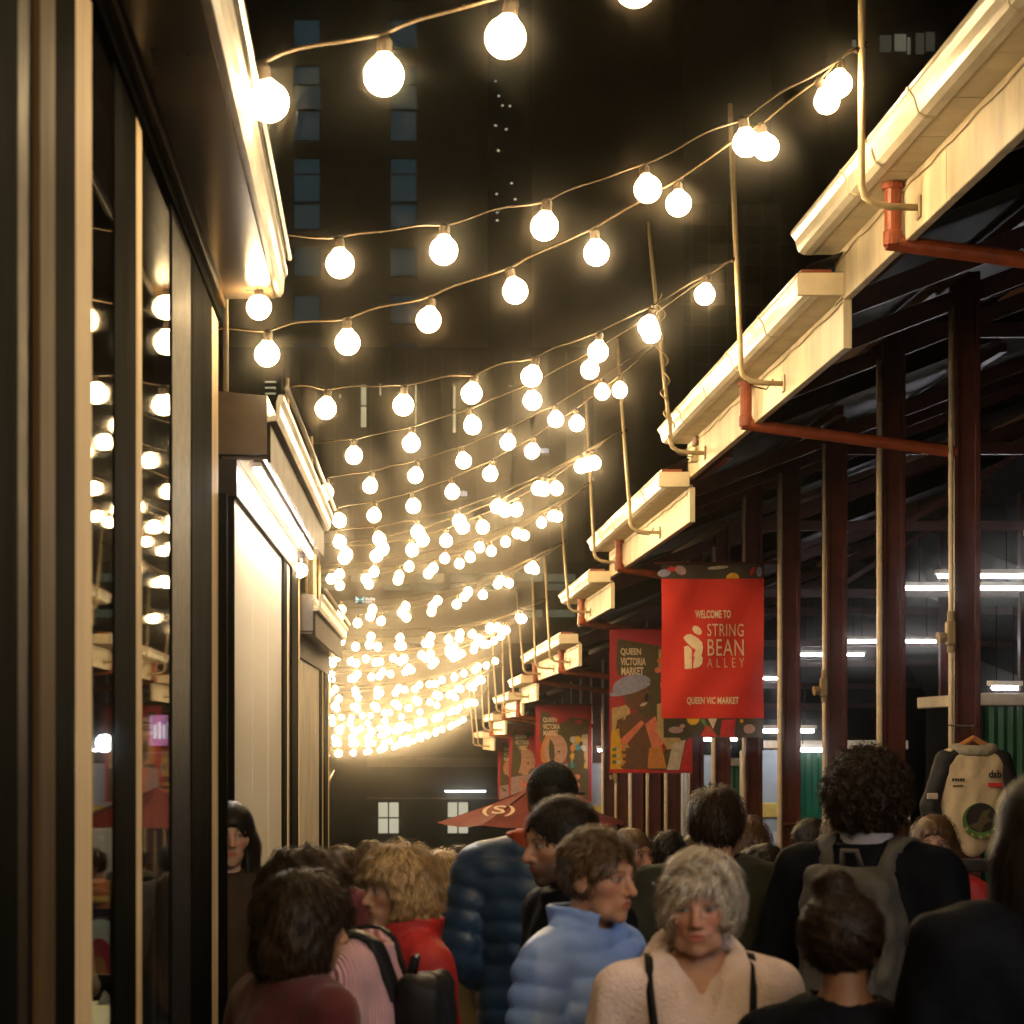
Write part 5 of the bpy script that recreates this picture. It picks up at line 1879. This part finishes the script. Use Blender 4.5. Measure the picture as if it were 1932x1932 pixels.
me, _ = net_mesh("jacket_body", jtorso, axis(-0.3, 0.3, 0.011), axis(-0.16, 0.16, 0.011), axis(-0.86, 0.02, 0.011), JC)
link("jacket_body", me, jk, (0, 0, ZJ))
for sx in (-1, 1):
    def sleeve(X, Y, Z, sx=sx):
        d = s_cap(X, Y, Z, (sx * 0.185, 0, -0.125), (sx * 0.285, 0.0, -0.42), 0.066, 0.058)
        d = smin(d, s_cap(X, Y, Z, (sx * 0.285, 0, -0.42), (sx * 0.305, -0.02, -0.76), 0.058, 0.044), 0.03)
        d = smin(d, s_cap(X, Y, Z, (sx * 0.06, -0.03, -0.05), (sx * 0.19, -0.02, -0.12), 0.028, 0.05), 0.02)
        return d + 0.006 * wob(X, Y, Z, 26, 7, 3)
    me, _ = net_mesh("sleeve", sleeve, axis(min(0, sx * 0.4), max(0, sx * 0.4), 0.011), axis(-0.14, 0.14, 0.011), axis(-0.84, 0.03, 0.011), JB)
    so = link("sleeve", me, jk, (0, 0, ZJ))
    for q, (zz, k) in enumerate(((-0.36, "white"), (-0.50, "coral"), (-0.58, "white"))):
        MB().bbox(sx * 0.285 - 0.035, sx * 0.285 + 0.035, -0.074, -0.058, zz - 0.02, zz + 0.02, 0.004).build("sleeve_patch", INK[k], so)


def hoodf(X, Y, Z):
    r = np.sqrt((X / 1.5) ** 2 + (Y * 1.1) ** 2)
    d = np.sqrt((r - 0.075) ** 2 + (Z + 0.045 + 0.25 * np.abs(Y)) ** 2) - 0.034
    return d + 0.006 * wob(X, Y, Z, 30, 9, 2)


me, _ = net_mesh("hood", hoodf, axis(-0.19, 0.19, 0.01), axis(-0.14, 0.14, 0.01), axis(-0.14, 0.04, 0.01), mat("grey fleece", (0.36, 0.32, 0.24), 0.9, bump=0.4, bscale=90))
link("hood", me, jk, (0, 0, ZJ))
me, _ = net_mesh("hem_band", lambda X, Y, Z: smax(s_ell(X, Y, Z, (0, 0, -0.80), (0.20, 0.085, 0.35)), np.abs(Z + 0.815) - 0.04, 0.008), axis(-0.25, 0.25, 0.012), axis(-0.12, 0.12, 0.012), axis(-0.9, -0.74, 0.012), JB)
link("hem_band", me, jk, (0, 0, ZJ))
MB().tube([(0, 0, ZJ + 0.02), (0, 0, ZJ + 0.08), (0.015, 0, ZJ + 0.105), (0.03, 0.0, ZJ + 0.09)], 0.004, 6).build("hanger_hook", BLACK, jk)
MB().tube([(-0.10, 0, ZJ - 0.04), (0, 0, ZJ + 0.02), (0.10, 0, ZJ - 0.04)], 0.02, 8).build("hanger", mat("orange wood hanger", (0.5, 0.2, 0.05), 0.4), jk)
MB().tube([(0.03, 0, ZJ + 0.095), (0.10, 1.0, ZJ + 0.11), (0.2, 1.23, ZJ + 0.11)], 0.006, 6).build("post_hook", BLACK, jk)
FR = -0.092
# emblem: dark disc, green wreath, bird
lsh = lambda nm, poly, m, off: MB().add([(x, FR - off, ZJ + z) for x, z in poly], [tuple(range(len(poly)))]).build(nm, m, jk)
lsh("emblem_disc", oval(0.02, -0.52, 0.118, 0.118, 28), INK["green"], 0.001)
lsh("emblem_disc", oval(0.025, -0.50, 0.100, 0.095, 26), INK["black"], 0.003)
lsh("emblem_bird", [(-0.06, -0.55), (0.0, -0.53), (0.03, -0.46), (0.09, -0.44), (0.06, -0.49), (0.10, -0.52), (0.05, -0.54), (0.02, -0.60), (-0.02, -0.57)], INK["olive"], 0.005)
for k in range(11):
    a = math.pi * (1.08 + 0.84 * k / 10)
    lsh("emblem_leaf", oval(0.02 + 0.108 * math.cos(a), -0.52 + 0.108 * math.sin(a), 0.016, 0.009, 8, tilt=a + 0.6), INK["sand" if k % 2 else "green"], 0.005)
lsh("chest_patch", [(0.07, -0.30), (0.16, -0.30), (0.16, -0.272), (0.07, -0.272)], INK["red"], 0.003)
for q in range(5):
    lsh("chest_patch", [(-0.165 + 0.017 * q, -0.262 + 0.004 * (q % 2)), (-0.152 + 0.017 * q, -0.262), (-0.152 + 0.017 * q, -0.242), (-0.165 + 0.017 * q, -0.244)], JB, 0.003)
lsh("chest_patch", [(-0.16, -0.30), (-0.09, -0.295), (-0.09, -0.285), (-0.16, -0.288)], INK["olive"], 0.003)
for (txt, x, z, w_, h_, m) in (("dsb", 0.115, -0.215, 0.085, 0.05, JB),):
    me = text_mesh("patch_lettering", txt, 0.1, m, 1.0, 0.003, 1.0, 0.0)
    co = np.empty(len(me.vertices) * 3, np.float32)
    me.vertices.foreach_get("co", co)
    co = co.reshape(-1, 3)
    l_, h2 = co.min(0), co.max(0)
    co[:, 0] = (co[:, 0] - (l_[0] + h2[0]) / 2) / (h2[0] - l_[0]) * w_ + x
    co[:, 2] = (co[:, 2] - (l_[2] + h2[2]) / 2) / (h2[2] - l_[2]) * h_ + z + ZJ
    co[:, 1] = FR - 0.004
    me.vertices.foreach_set("co", co.ravel())
    me.update()
    link("patch_lettering", me, jk)

# ------------------------------------------------------------------ things in the glazed kiosk
sh = thing("display_shelf", "dark shelf unit inside the glazed kiosk", "shelf", (-0.82, 6.15, BZ))
for zz in (px(0, 1935, 6.1).z, px(0, 1838, 6.1).z, px(0, 1712, 6.1).z):
    MB().bbox(-0.16, 0.13, -0.12, 0.22, zz - BZ - 0.02, zz - BZ, 0.004).build("shelf_board", BLACK, sh)
for xx in (-0.15, 0.12):
    MB().bbox(xx - 0.012, xx + 0.012, 0.18, 0.21, 0, px(0, 1640, 6.1).z - BZ, 0.003).build("upright", BLACK, sh)
CAPO = mat("orange knit", (0.75, 0.16, 0.02), 0.8, var=0.3, scale=30, bump=0.3, bscale=80)
for (x, y, lab) in ((190, 1682, "upper orange knitted hat on the kiosk's shelf"), (206, 1710, "lower orange knitted hat on the kiosk's shelf")):
    p_ = px(x, y, 6.1)
    hat = thing("knitted_hat", lab, "hat", p_)
    sphere(0.05, 14, 8, 0.75).build("crown", CAPO, hat, True)
    MB().lathe([(0.052, -0.03), (0.055, -0.028), (0.055, -0.012), (0.051, -0.01)], (0, 0, 0), 14).build("cuff", mat("yellow knit", (0.8, 0.4, 0.05), 0.8), hat, True)
p_ = px(190, 1838, 6.05)
ar = thing("arched_ornament", "cream arched ornament with a red centre on the kiosk's shelf", "ornament", p_)
MB().prism([(x, z) for x, z in oval(0, 0, 0.075, 0.16, 18, 0, math.pi)], -0.02, 0.02).build("arch", CREAM2, ar)
MB().prism([(x, z) for x, z in oval(0, 0.005, 0.045, 0.10, 16, 0, math.pi)], -0.026, -0.021).build("red_centre", INK["red"], ar)
MB().prism([(x, z) for x, z in oval(0, 0.006, 0.020, 0.05, 14, 0, math.pi)], -0.031, -0.027).build("orange_core", INK["orange"], ar)
p_ = px(200, 1932, 6.0)
bx = thing("lit_gift_box", "small glowing cream gift box low in the glazed kiosk", "box", p_)
MB().bbox(-0.07, 0.06, -0.05, 0.05, 0, 0.06, 0.008).build("box", mat("glowing paper", (0.8, 0.6, 0.3), 0.6, emit=(1, 0.72, 0.35), estr=0.8), bx)
MB().add([(-0.02, -0.055, 0.06), (0.02, -0.055, 0.06), (0.0, -0.03, 0.10), (0.03, 0.0, 0.06)], [(0, 1, 2), (1, 3, 2)]).build("bow", PRINT, bx)
pn = thing("pale_panel", "pale blue-white panel standing inside the glazed kiosk", "panel", px(296, 1640, 7.6))
MB().bbox(-0.05, 0.055, 0, 0.03, -1.4, 0.42, 0.006).build("board", mat("pale blue laminate", (0.62, 0.70, 0.76), 0.4), pn)
MB().bbox(-0.02, -0.012, -0.004, 0.0, -1.35, 0.40, 0.001).build("groove", GREYCAB, pn)
sg = thing("pink_sign", "small pink lit sign inside the glazed kiosk", "sign", px(306, 1378, 7.6))
MB().bbox(-0.045, 0.045, 0, 0.02, -0.055, 0.055, 0.004).build("sign_face", mat("pink lit acrylic", (0.6, 0.2, 0.5), 0.3, emit=(0.9, 0.35, 0.75), estr=1.0), sg)
for k in range(4):
    MB().box(-0.03 + 0.016 * k, -0.02 + 0.016 * k, -0.004, -0.001, -0.03, 0.02 + 0.01 * (k % 2)).build("sign_stroke", glow("white sign stroke", (1, 0.95, 1), 2.0), sg)
eg = thing("head_form", "white egg-shaped head form on a stand inside the glazed kiosk", "head form", px(298, 1632, 7.4))
MB().lathe([(0.001, -0.06), (0.022, -0.045), (0.033, -0.005), (0.030, 0.03), (0.015, 0.055), (0.001, 0.06)], (0, 0, 0), 16).build("egg", mat("white foam", (0.75, 0.7, 0.65), 0.7), eg, True)
MB().tube([(0, 0, -1.2), (0, 0, -0.05)], 0.008, 6).build("stand", BLACK, eg)
il = thing("shop_spotlight", "bright bluish-white spot lamp inside the glazed kiosk", "lamp", px(197, 1402, 5.55))
sphere(0.022, 12, 8).build("globe", glow("cool spot", (0.85, 0.92, 1.0), 200.0), il, True)
MB().tube([(0, 0, 0.02), (0, 0, 0.6)], 0.01, 6).build("stem", BLACK, il)
# ------------------------------------------------------------------ the crowd
H_BLACK = hair_mat("black hair", (0.005, 0.004, 0.004), (0.020, 0.014, 0.010))
H_DARK = hair_mat("dark brown hair", (0.006, 0.004, 0.003), (0.045, 0.025, 0.014))
H_BROWN = hair_mat("short brown hair", (0.02, 0.011, 0.006), (0.13, 0.07, 0.03))
H_BLONDE = hair_mat("blonde hair", (0.10, 0.05, 0.018), (0.68, 0.45, 0.20), 0.38)
H_WHITE = hair_mat("white blonde hair", (0.26, 0.19, 0.12), (0.90, 0.84, 0.72), 0.38)

FAIR, TANNED, OLIVE, BROWN = (0.52, 0.30, 0.205), (0.42, 0.225, 0.135), (0.36, 0.20, 0.115), (0.20, 0.10, 0.055)


def stand(x, ytop, d):
    """ground spot under a head seen at picture column x whose top is at row ytop, and its height"""
    q = px(x, ytop, d)
    return q.x, d, q.z - ground_z(d)


BURG = knit_mat("burgundy wool", (0.085, 0.014, 0.016), scale=160, strength=0.35)
PINKRIB = knit_mat("pink ribbed wool", (0.70, 0.40, 0.44), "rib", 26, 1.0)
REDJ = mat("red jacket cloth", (0.45, 0.02, 0.018), 0.6, var=0.2, scale=10, bump=0.2, bscale=50)
NAVYP = mat("navy puffer nylon", (0.014, 0.040, 0.085), 0.42, var=0.25, scale=8, bump=0.15, bscale=45)
BLUEP = mat("light blue puffer nylon", (0.22, 0.36, 0.78), 0.45, var=0.12, scale=8, bump=0.15, bscale=45)
CARD = knit_mat("cream pink cardigan wool", (0.84, 0.68, 0.64), scale=110, strength=0.9)
OLIVEJ = mat("dark olive jacket cloth", (0.028, 0.030, 0.020), 0.75, spec=0.12, var=0.25, scale=10, bump=0.2, bscale=50)
NIGHTJ = mat("black navy jacket cloth", (0.004, 0.005, 0.008), 0.7, spec=0.06, var=0.3, scale=10, bump=0.2, bscale=50)
GREYPACK = mat("grey canvas", (0.065, 0.058, 0.045), 0.8, var=0.25, scale=12, bump=0.25, bscale=70)
BLACKPACK = mat("black nylon", (0.012, 0.012, 0.014), 0.5, spec=0.12, var=0.25, scale=12, bump=0.2, bscale=60)
ORANGE = mat("orange collar cloth", (0.55, 0.085, 0.03), 0.7, var=0.15, scale=12, bump=0.2, bscale=60)
BEIGE = knit_mat("beige cloth", (0.32, 0.25, 0.15), scale=120, strength=0.3)
CAPM = mat("black cotton cap", (0.012, 0.015, 0.014), 0.85, spec=0.12, var=0.25, scale=14, bump=0.25, bscale=90)
GREYJ = mat("grey coat cloth", (0.09, 0.085, 0.075), 0.8, spec=0.12, var=0.2, scale=10, bump=0.2, bscale=50)
BROWNJ = mat("dark brown coat cloth", (0.045, 0.028, 0.016), 0.65, spec=0.12, var=0.25, scale=10, bump=0.2, bscale=50)

# white-haired woman facing us
p = dict(face=dict(fem=1.0, old=True, brow=(0.25, 0.17, 0.1), brow_s=0.5, iris=(0.05, 0.06, 0.07)), pitch=-0.05, yaw=-0.16, roll=0.04, broad=1.04, belly=0.6, arm_r=(0.07, -0.03), arm_l=(0.07, -0.03), neck=0.049)
x, y, H = stand(1318, 1603, 4.8)
w = make_person("white-haired woman in a cream pink cardigan with thin black straps, facing us", x, y, H - 0.02, 182, p,
                dict(kind="fringe", t=0.014, len=0.070, mat=H_WHITE, n=8000, steps=6, seg=0.012, wd=0.0022, lift=0.013, curl=0.22, bump=0.006, bf=70, seed=4, hairline=-0.036, root_top=-0.03, front=0.35, flow=(0.55, 0, 0.1), open_face=True),
                dict(name="cardigan", mat=CARD, off=0.022, vneck=0.17, fold=0.008, res=0.008, seed=5, neck_w=0.075, cowl=[(1.408, 0.112, 0.95, 0.018), (1.378, 0.135, 1.05, 0.016)]), res=0.0036, skin=(0.50, 0.27, 0.19))
for sx in (-1, 1):
    strap(w, [(sx * 0.10, -0.16, 1.30), (sx * 0.115, -0.10, 1.425), (sx * 0.120, -0.02, 1.472), (sx * 0.128, 0.07, 1.435), (sx * 0.138, 0.135, 1.33), (sx * 0.145, 0.155, 1.20), (sx * 0.15, 0.15, 1.0)], 0.020, BLACKPACK, "bag_strap", 0.006, GARMENT[w.name])
MB().lathe([(0.001, -0.006), (0.005, 0), (0.001, 0.006)], (0.078, 0.012, EYE - 0.052), 8).build("earring", GUTTER, w)

# brown cropped hair, light blue puffer, looking right
p = dict(face=dict(fem=0.3, old=True, nose=1.12, brow=(0.06, 0.03, 0.015), brow_s=0.6), yaw=-0.05, pitch=-0.05, broad=1.05, arm_r=(0.05, -0.03), arm_l=(0.06, -0.03), head=(0, 0.03, EYE))
x, y, H = stand(1112, 1572, 5.4)
make_person("short brown-haired person in a light blue puffer jacket, looking right", x, y, H, 128, p,
            dict(kind="short", t=0.010, mat=H_BROWN, n=6500, steps=3, seg=0.008, wd=0.0024, lift=0.009, curl=0.15, bump=0.004, bf=60, seed=9, nape=-0.085, hairline=-0.032, flow=(0, -0.5, 0.1)),
            dict(name="puffer_jacket", mat=BLUEP, off=0.026, puff=0.011, pitch=0.064, fold=0.005, res=0.0075, collar=(0.095, 0.078, 0.012), open=0.055, neck_w=0.07, blend=0.016), res=0.004, skin=(0.46, 0.245, 0.155))

# burgundy bob
p = dict(face=dict(fem=1.0), yaw=-0.25, broad=1.12, pitch=-0.1, belly=0.6)
x, y, H = stand(566, 1645, 4.85)
make_person("dark bob-haired person in a burgundy jumper, back turned", x, y, H - 0.02, 58, p,
            dict(kind="bob", t=0.018, profile=True, len=0.150, mat=H_DARK, n=5000, steps=8, seg=0.015, wd=0.0034, lift=0.014, curl=0.22, bump=0.008, bf=45, seed=12),
            dict(name="jumper", mat=BURG, off=0.022, fold=0.008, res=0.010, collar=(0.035, 0.078, 0.012), seed=8), res=0.005, skin=OLIVE)

# pink ribbed jumper with black backpack
p = dict(face=dict(fem=1.0), head=(0, 0.135, EYE - 0.035), pitch=-0.2, broad=1.0, arm_l=(0.05, 0.0), arm_r=(0.05, 0.0))
x, y, H = stand(668, 1592, 5.2)
w = make_person("dark-haired person in a pink ribbed jumper wearing a black backpack", x, y, H, 284, p,
                dict(kind="bob", t=0.018, len=0.13, mat=H_DARK, n=3600, steps=7, seg=0.014, wd=0.0034, lift=0.013, curl=0.25, bump=0.008, seed=14),
                dict(name="jumper", mat=PINKRIB, off=0.020, fold=0.007, res=0.010, collar=(0.03, 0.078, 0.012), seed=2), res=0.005, skin=FAIR)
backpack(w, p, BLACKPACK, "black backpack on the pink ribbed jumper's back", size=(0.12, 0.065, 0.20), zc=1.17, yb=-0.185)

# blonde in red, looking left
p = dict(face=dict(fem=1.0, nose=1.05, brow=(0.12, 0.07, 0.03), brow_s=0.5), yaw=0.10, broad=1.02, pitch=-0.02, head=(0, 0.03, EYE))
x, y, H = stand(764, 1592, 6.2)
make_person("curly blonde woman in a red jacket, looking left", x, y, H - 0.03, 252, p,
            dict(kind="wavy", t=0.026, len=0.10, mat=H_BLONDE, n=6500, steps=8, seg=0.012, wd=0.0026, lift=0.014, curl=0.5, bump=0.009, bf=55, seed=17, hairline=-0.05, profile=True),
            dict(name="jacket", mat=REDJ, off=0.026, fold=0.008, res=0.010, collar=(0.09, 0.086, 0.014), open=0.05, seed=6), res=0.0045, skin=TANNED)

# tall man with cap, back turned
p = dict(face=dict(), broad=1.16, yaw=-0.2, pitch=-0.05, arm_l=(0.06, -0.02), head=(0.03, 0.03, EYE))
x, y, H = stand(1026, 1434, 7.8)
w = make_person("tall person in a black cap and navy puffer with orange collar, back turned", x, y, H - 0.02, 8, p,
                dict(kind="short", t=0.008, mat=H_BLACK, n=700, steps=3, seg=0.01, wd=0.004, lift=0.004, seed=3, nape=-0.08),
                dict(name="puffer_jacket", mat=NAVYP, off=0.034, puff=0.010, pitch=0.07, fold=0.006, res=0.009, neck_w=0.07, blend=0.014, seed=4), res=0.006, skin=OLIVE)
cap_hat(w, p, CAPM)
me, _ = net_mesh("collar", lambda X, Y, Z: np.maximum(np.abs(np.sqrt((X - 0.01) ** 2 + (Y * 0.95) ** 2) - 0.105 - 0.25 * np.maximum(0, Z - 1.43)) - 0.016, np.abs(Z - 1.455 - 0.03 * np.sin(9 * X)) - 0.056),
                 axis(-0.16, 0.16, 0.008), axis(-0.16, 0.16, 0.008), axis(1.36, 1.54, 0.008), ORANGE)
link("collar", me, w)

# bearded man looking left
p = dict(face=dict(beard=0.85, nose=1.15, brow=(0.012, 0.008, 0.006), w=1.0), yaw=0.0, broad=1.08, pitch=-0.12, head=(0, 0.03, EYE))
x, y, H = stand(1078, 1512, 6.1)
make_person("bearded dark-haired man in a black jacket, looking left behind the blue puffer", x, y, H, 248, p,
            dict(kind="short", t=0.013, mat=H_BLACK, n=4000, steps=3, seg=0.007, wd=0.0024, lift=0.006, bump=0.002, seed=19, nape=-0.07, hairline=-0.032, flow=(0, -0.6, 0.2)),
            dict(name="jacket", mat=NIGHTJ, off=0.024, fold=0.008, res=0.011, collar=(0.05, 0.082, 0.013), seed=11), res=0.0045, skin=(0.40, 0.215, 0.125))

# young woman further off looking right
p = dict(face=dict(fem=1.0), yaw=0.0, broad=0.98)
x, y, H = stand(1190, 1567, 10.0)
w = make_person("young woman in a dark jacket over cream top, beyond the blue puffer", x, y, H, 140, p,
                dict(kind="short", t=0.012, mat=H_BROWN, n=900, steps=4, seg=0.011, wd=0.004, lift=0.005, seed=22, nape=-0.1),
                dict(name="jacket", mat=NIGHTJ, off=0.022, fold=0.007, res=0.013, collar=(0.06, 0.085, 0.013), open=0.06, vneck=0.20, seed=13), res=0.006, skin=TANNED)
me, _ = net_mesh("cream_top", lambda X, Y, Z: smax(smax(body_parts(X, Y, Z, p, 0.012), Z - 1.42, 0.01), 0.9 - Z, 0.01), axis(-0.22, 0.22, 0.015), axis(-0.18, 0.2, 0.015), axis(0.86, 1.5, 0.015), mat("cream cotton", (0.6, 0.48, 0.3), 0.8))
link("cream_top", me, w)

# man in dark olive, back turned
p = dict(face=dict(), broad=1.22, yaw=-0.1, belly=0.4)
x, y, H = stand(1352, 1492, 7.4)
make_person("broad man in a dark olive jacket with cropped brown hair, back turned", x, y, H, 12, p,
            dict(kind="short", t=0.013, mat=H_DARK, n=4200, steps=3, seg=0.009, wd=0.003, lift=0.011, curl=0.2, bump=0.004, seed=23, nape=-0.085),
            dict(name="jacket", mat=OLIVEJ, off=0.040, fold=0.010, res=0.011, collar=(0.055, 0.082, 0.013), seed=15, puff=0.004, pitch=0.16), res=0.0055, skin=TANNED)

# curly haired tall man with grey backpack
p = dict(face=dict(), broad=1.16, yaw=-0.1)
x, y, H = stand(1638, 1412, 7.0)
w = make_person("tall curly-haired man in a black jacket wearing a grey canvas backpack", x, y, H - 0.05, 30, p,
                dict(kind="curly", t=0.030, mat=H_DARK, n=5000, steps=6, seg=0.012, wd=0.004, lift=0.018, curl=1.2, bump=0.012, bf=70, seed=29, nape=-0.075, down=0.2),
                dict(name="jacket", mat=NIGHTJ, off=0.034, fold=0.009, res=0.011, collar=(0.05, 0.084, 0.013), seed=16), res=0.0055, skin=OLIVE)
backpack(w, p, GREYPACK, "grey canvas backpack on the curly-haired man's back", size=(0.145, 0.08, 0.21), zc=1.20, seed=5)
me, _ = net_mesh("shirt_collar", lambda X, Y, Z: np.maximum(np.abs(np.sqrt(X ** 2 + (Y + 0.012) ** 2) - 0.072) - 0.006, np.abs(Z - 1.475) - 0.022), axis(-0.1, 0.1, 0.007), axis(-0.11, 0.1, 0.007), axis(1.42, 1.53, 0.007), mat("grey lilac cotton", (0.35, 0.33, 0.36), 0.8))
link("shirt_collar", me, w)

# dark figure with a bun, close
p = dict(face=dict(fem=1.0), yaw=-0.5, broad=1.0, pitch=-0.05)
x, y, H = stand(1592, 1692, 4.4)
make_person("dark-clothed person with hair tied in a top bun, back turned", x, y, H, 8, p,
            dict(kind="bun", t=0.010, mat=H_DARK, n=5200, steps=5, seg=0.012, wd=0.0028, lift=0.009, curl=0.15, bump=0.003, bf=55, seed=31, bun=(-0.015, -0.03, 0.128), nape=-0.085, down=-0.6),
            dict(name="jacket", mat=NIGHTJ, off=0.026, fold=0.009, res=0.011, collar=(0.035, 0.08, 0.013), seed=18), res=0.005, skin=BROWN)

# long-haired figure at the right edge
p = dict(face=dict(fem=1.0), yaw=-0.2, broad=1.15, arm_l=(0.09, 0.0))
x, y, H = stand(1985, 1455, 4.3)
make_person("long-haired person in a dark navy coat at the hanging race jacket's side", x, y, H - 0.02, -8, p,
            dict(kind="long", t=0.022, len=0.30, mat=H_BLACK, n=2400, steps=12, seg=0.016, wd=0.004, lift=0.008, seed=33),
            dict(name="coat", mat=NIGHTJ, off=0.036, fold=0.010, res=0.012, collar=(0.04, 0.085, 0.014), hood=True, seed=20), res=0.006, skin=OLIVE)

# black-haired woman between the kiosks
p = dict(face=dict(fem=1.0), yaw=0.0, broad=0.95)
x, y, H = stand(434, 1518, 8.4)
make_person("woman with long straight black hair in the gap beside the glazed kiosk", x, y, H, 172, p,
            dict(kind="long", t=0.014, len=0.36, mat=H_BLACK, n=1600, steps=14, seg=0.016, wd=0.004, lift=0.006, seed=35, hairline=-0.05),
            dict(name="coat", mat=BROWNJ, off=0.022, fold=0.008, res=0.013, collar=(0.04, 0.08, 0.012), seed=21), res=0.006, skin=(0.48, 0.29, 0.19))

# smaller people further down the alley: a few builds, dressed from a short rack
far = [(835, 1612, 9.2, 20, H_BLONDE, BEIGE, "blond person in a beige coat, beyond the curly blonde woman", "wavy"),
       (868, 1600, 12.0, 200, H_DARK, NIGHTJ, "dark-coated person just left of the navy puffer", "short"),
       (795, 1598, 15.5, 350, H_BLACK, GREYJ, "grey-coated person walking away beyond the beige coat", "short"),
       (700, 1592, 14.0, 10, H_BROWN, BROWNJ, "brown-haired person walking away beyond the curly blonde woman", "bob"),
       (640, 1600, 13.0, 15, H_BROWN, BURG, "brown-haired person close to the dark kiosk posts", "wavy"),
       (912, 1600, 18.5, 5, H_BLACK, NIGHTJ, "dark figure walking away before the red umbrella", "short"),
       (748, 1603, 22.0, 185, H_DARK, OLIVEJ, "olive-coated person coming uphill beyond the grey coat", "short"),
       (1262, 1572, 12.5, 30, H_BLACK, NIGHTJ, "dark person with a hat-like crop between olive and young woman", "short"),
       (1412, 1550, 9.6, 20, H_BROWN, BROWNJ, "brown-haired person right behind the olive jacket", "bob"),
       (1440, 1600, 8.6, 330, H_BLACK, NIGHTJ, "dark-haired person in black beside the olive jacket's shoulder", "long"),
       (1536, 1548, 11.5, 160, H_BLACK, GREYJ, "person with dark hair under the shed beside a maroon post", "short"),
       (1585, 1540, 10.8, 190, H_BROWN, BEIGE, "person facing us behind the curly-haired man", "short"),
       (1763, 1545, 9.8, 195, H_BROWN, REDJ, "person in red facing us below the hanging race jacket", "long"),
       (1000, 1600, 26.0, 0, H_DARK, GREYJ, "grey figure under the red umbrella", "short"),
       (820, 1604, 30.0, 5, H_BLACK, BROWNJ, "small far figure at the hill's foot in brown", "short"),
       (660, 1603, 19.0, 8, H_DARK, NIGHTJ, "dark-coated person walking away by the kiosks' foot", "bob"),
       (722, 1601, 17.5, 12, H_BLONDE, GREYJ, "fair-haired person in grey walking away mid-alley", "bob"),
       (775, 1606, 26.0, 350, H_BLACK, NIGHTJ, "black-coated figure walking away mid-alley", "short"),
       (850, 1607, 24.0, 180, H_BROWN, BEIGE, "beige-coated figure coming uphill mid-alley", "short"),
       (945, 1603, 16.0, 15, H_DARK, OLIVEJ, "olive-coated person just under the red umbrella's edge", "short"),
       (1225, 1585, 15.0, 200, H_DARK, BROWNJ, "brown-coated person by the far maroon posts", "bob"),
       (1310, 1575, 17.0, 190, H_BROWN, NIGHTJ, "dark person standing among the maroon posts", "short"),
       (690, 1606, 33.0, 170, H_DARK, NIGHTJ, "small far figure at the hill's foot in black", "short")]
for i, (fx, fy, fd, ang, hm_, jm, lab, kind) in enumerate(far):
    x, y, H = stand(fx, fy, fd)
    H = min(max(H, 1.55), 1.86)
    p = dict(face=dict(fem=float(kind != "short"), w=0.97 + 0.06 * ((i * 7) % 5) / 5), broad=0.96 + 0.2 * ((i * 3) % 4) / 4, yaw=0.25 * math.sin(i * 2.1))
    make_person(lab, x, y, H, ang, p,
                dict(kind=kind, t=0.012 if kind == "short" else 0.02, len={"short": 0.1, "bob": 0.13, "wavy": 0.12, "long": 0.3}[kind], mat=hm_, n=1500 if fd < 16 else 250, steps=4, seg=0.011, wd=0.004, lift=0.011, curl=0.2, bump=0.005, seed=50 + i, nape=-0.08),
                dict(name="jacket", mat=jm, off=0.024, fold=0.009, res=0.016 if fd < 16 else 0.022, collar=(0.05, 0.084, 0.016), seed=30 + i), res=0.007 if fd < 13 else 0.011,
                skin=(FAIR, TANNED, OLIVE)[i % 3])
# ------------------------------------------------------------------ haze volume added to stand in for lens glow round the bulbs
HZ_DENS, HZ_ANI = 0.0024, 0.993
hm = bpy.data.materials.new("bloom haze")
hm.use_nodes = True
nt = hm.node_tree
nt.nodes.remove(nt.nodes["Principled BSDF"])
pv = nt.nodes.new("ShaderNodeVolumePrincipled")
pv.inputs["Color"].default_value = (0.95, 0.9, 0.8, 1)
pv.inputs["Density"].default_value = HZ_DENS
pv.inputs["Anisotropy"].default_value = HZ_ANI
nt.links.new(pv.outputs[0], nt.nodes["Material Output"].inputs["Volume"])
MB().box(-120, 140, -70, 260, ground_z(90) - 1.0, 120).build("haze", hm, kind="stuff")
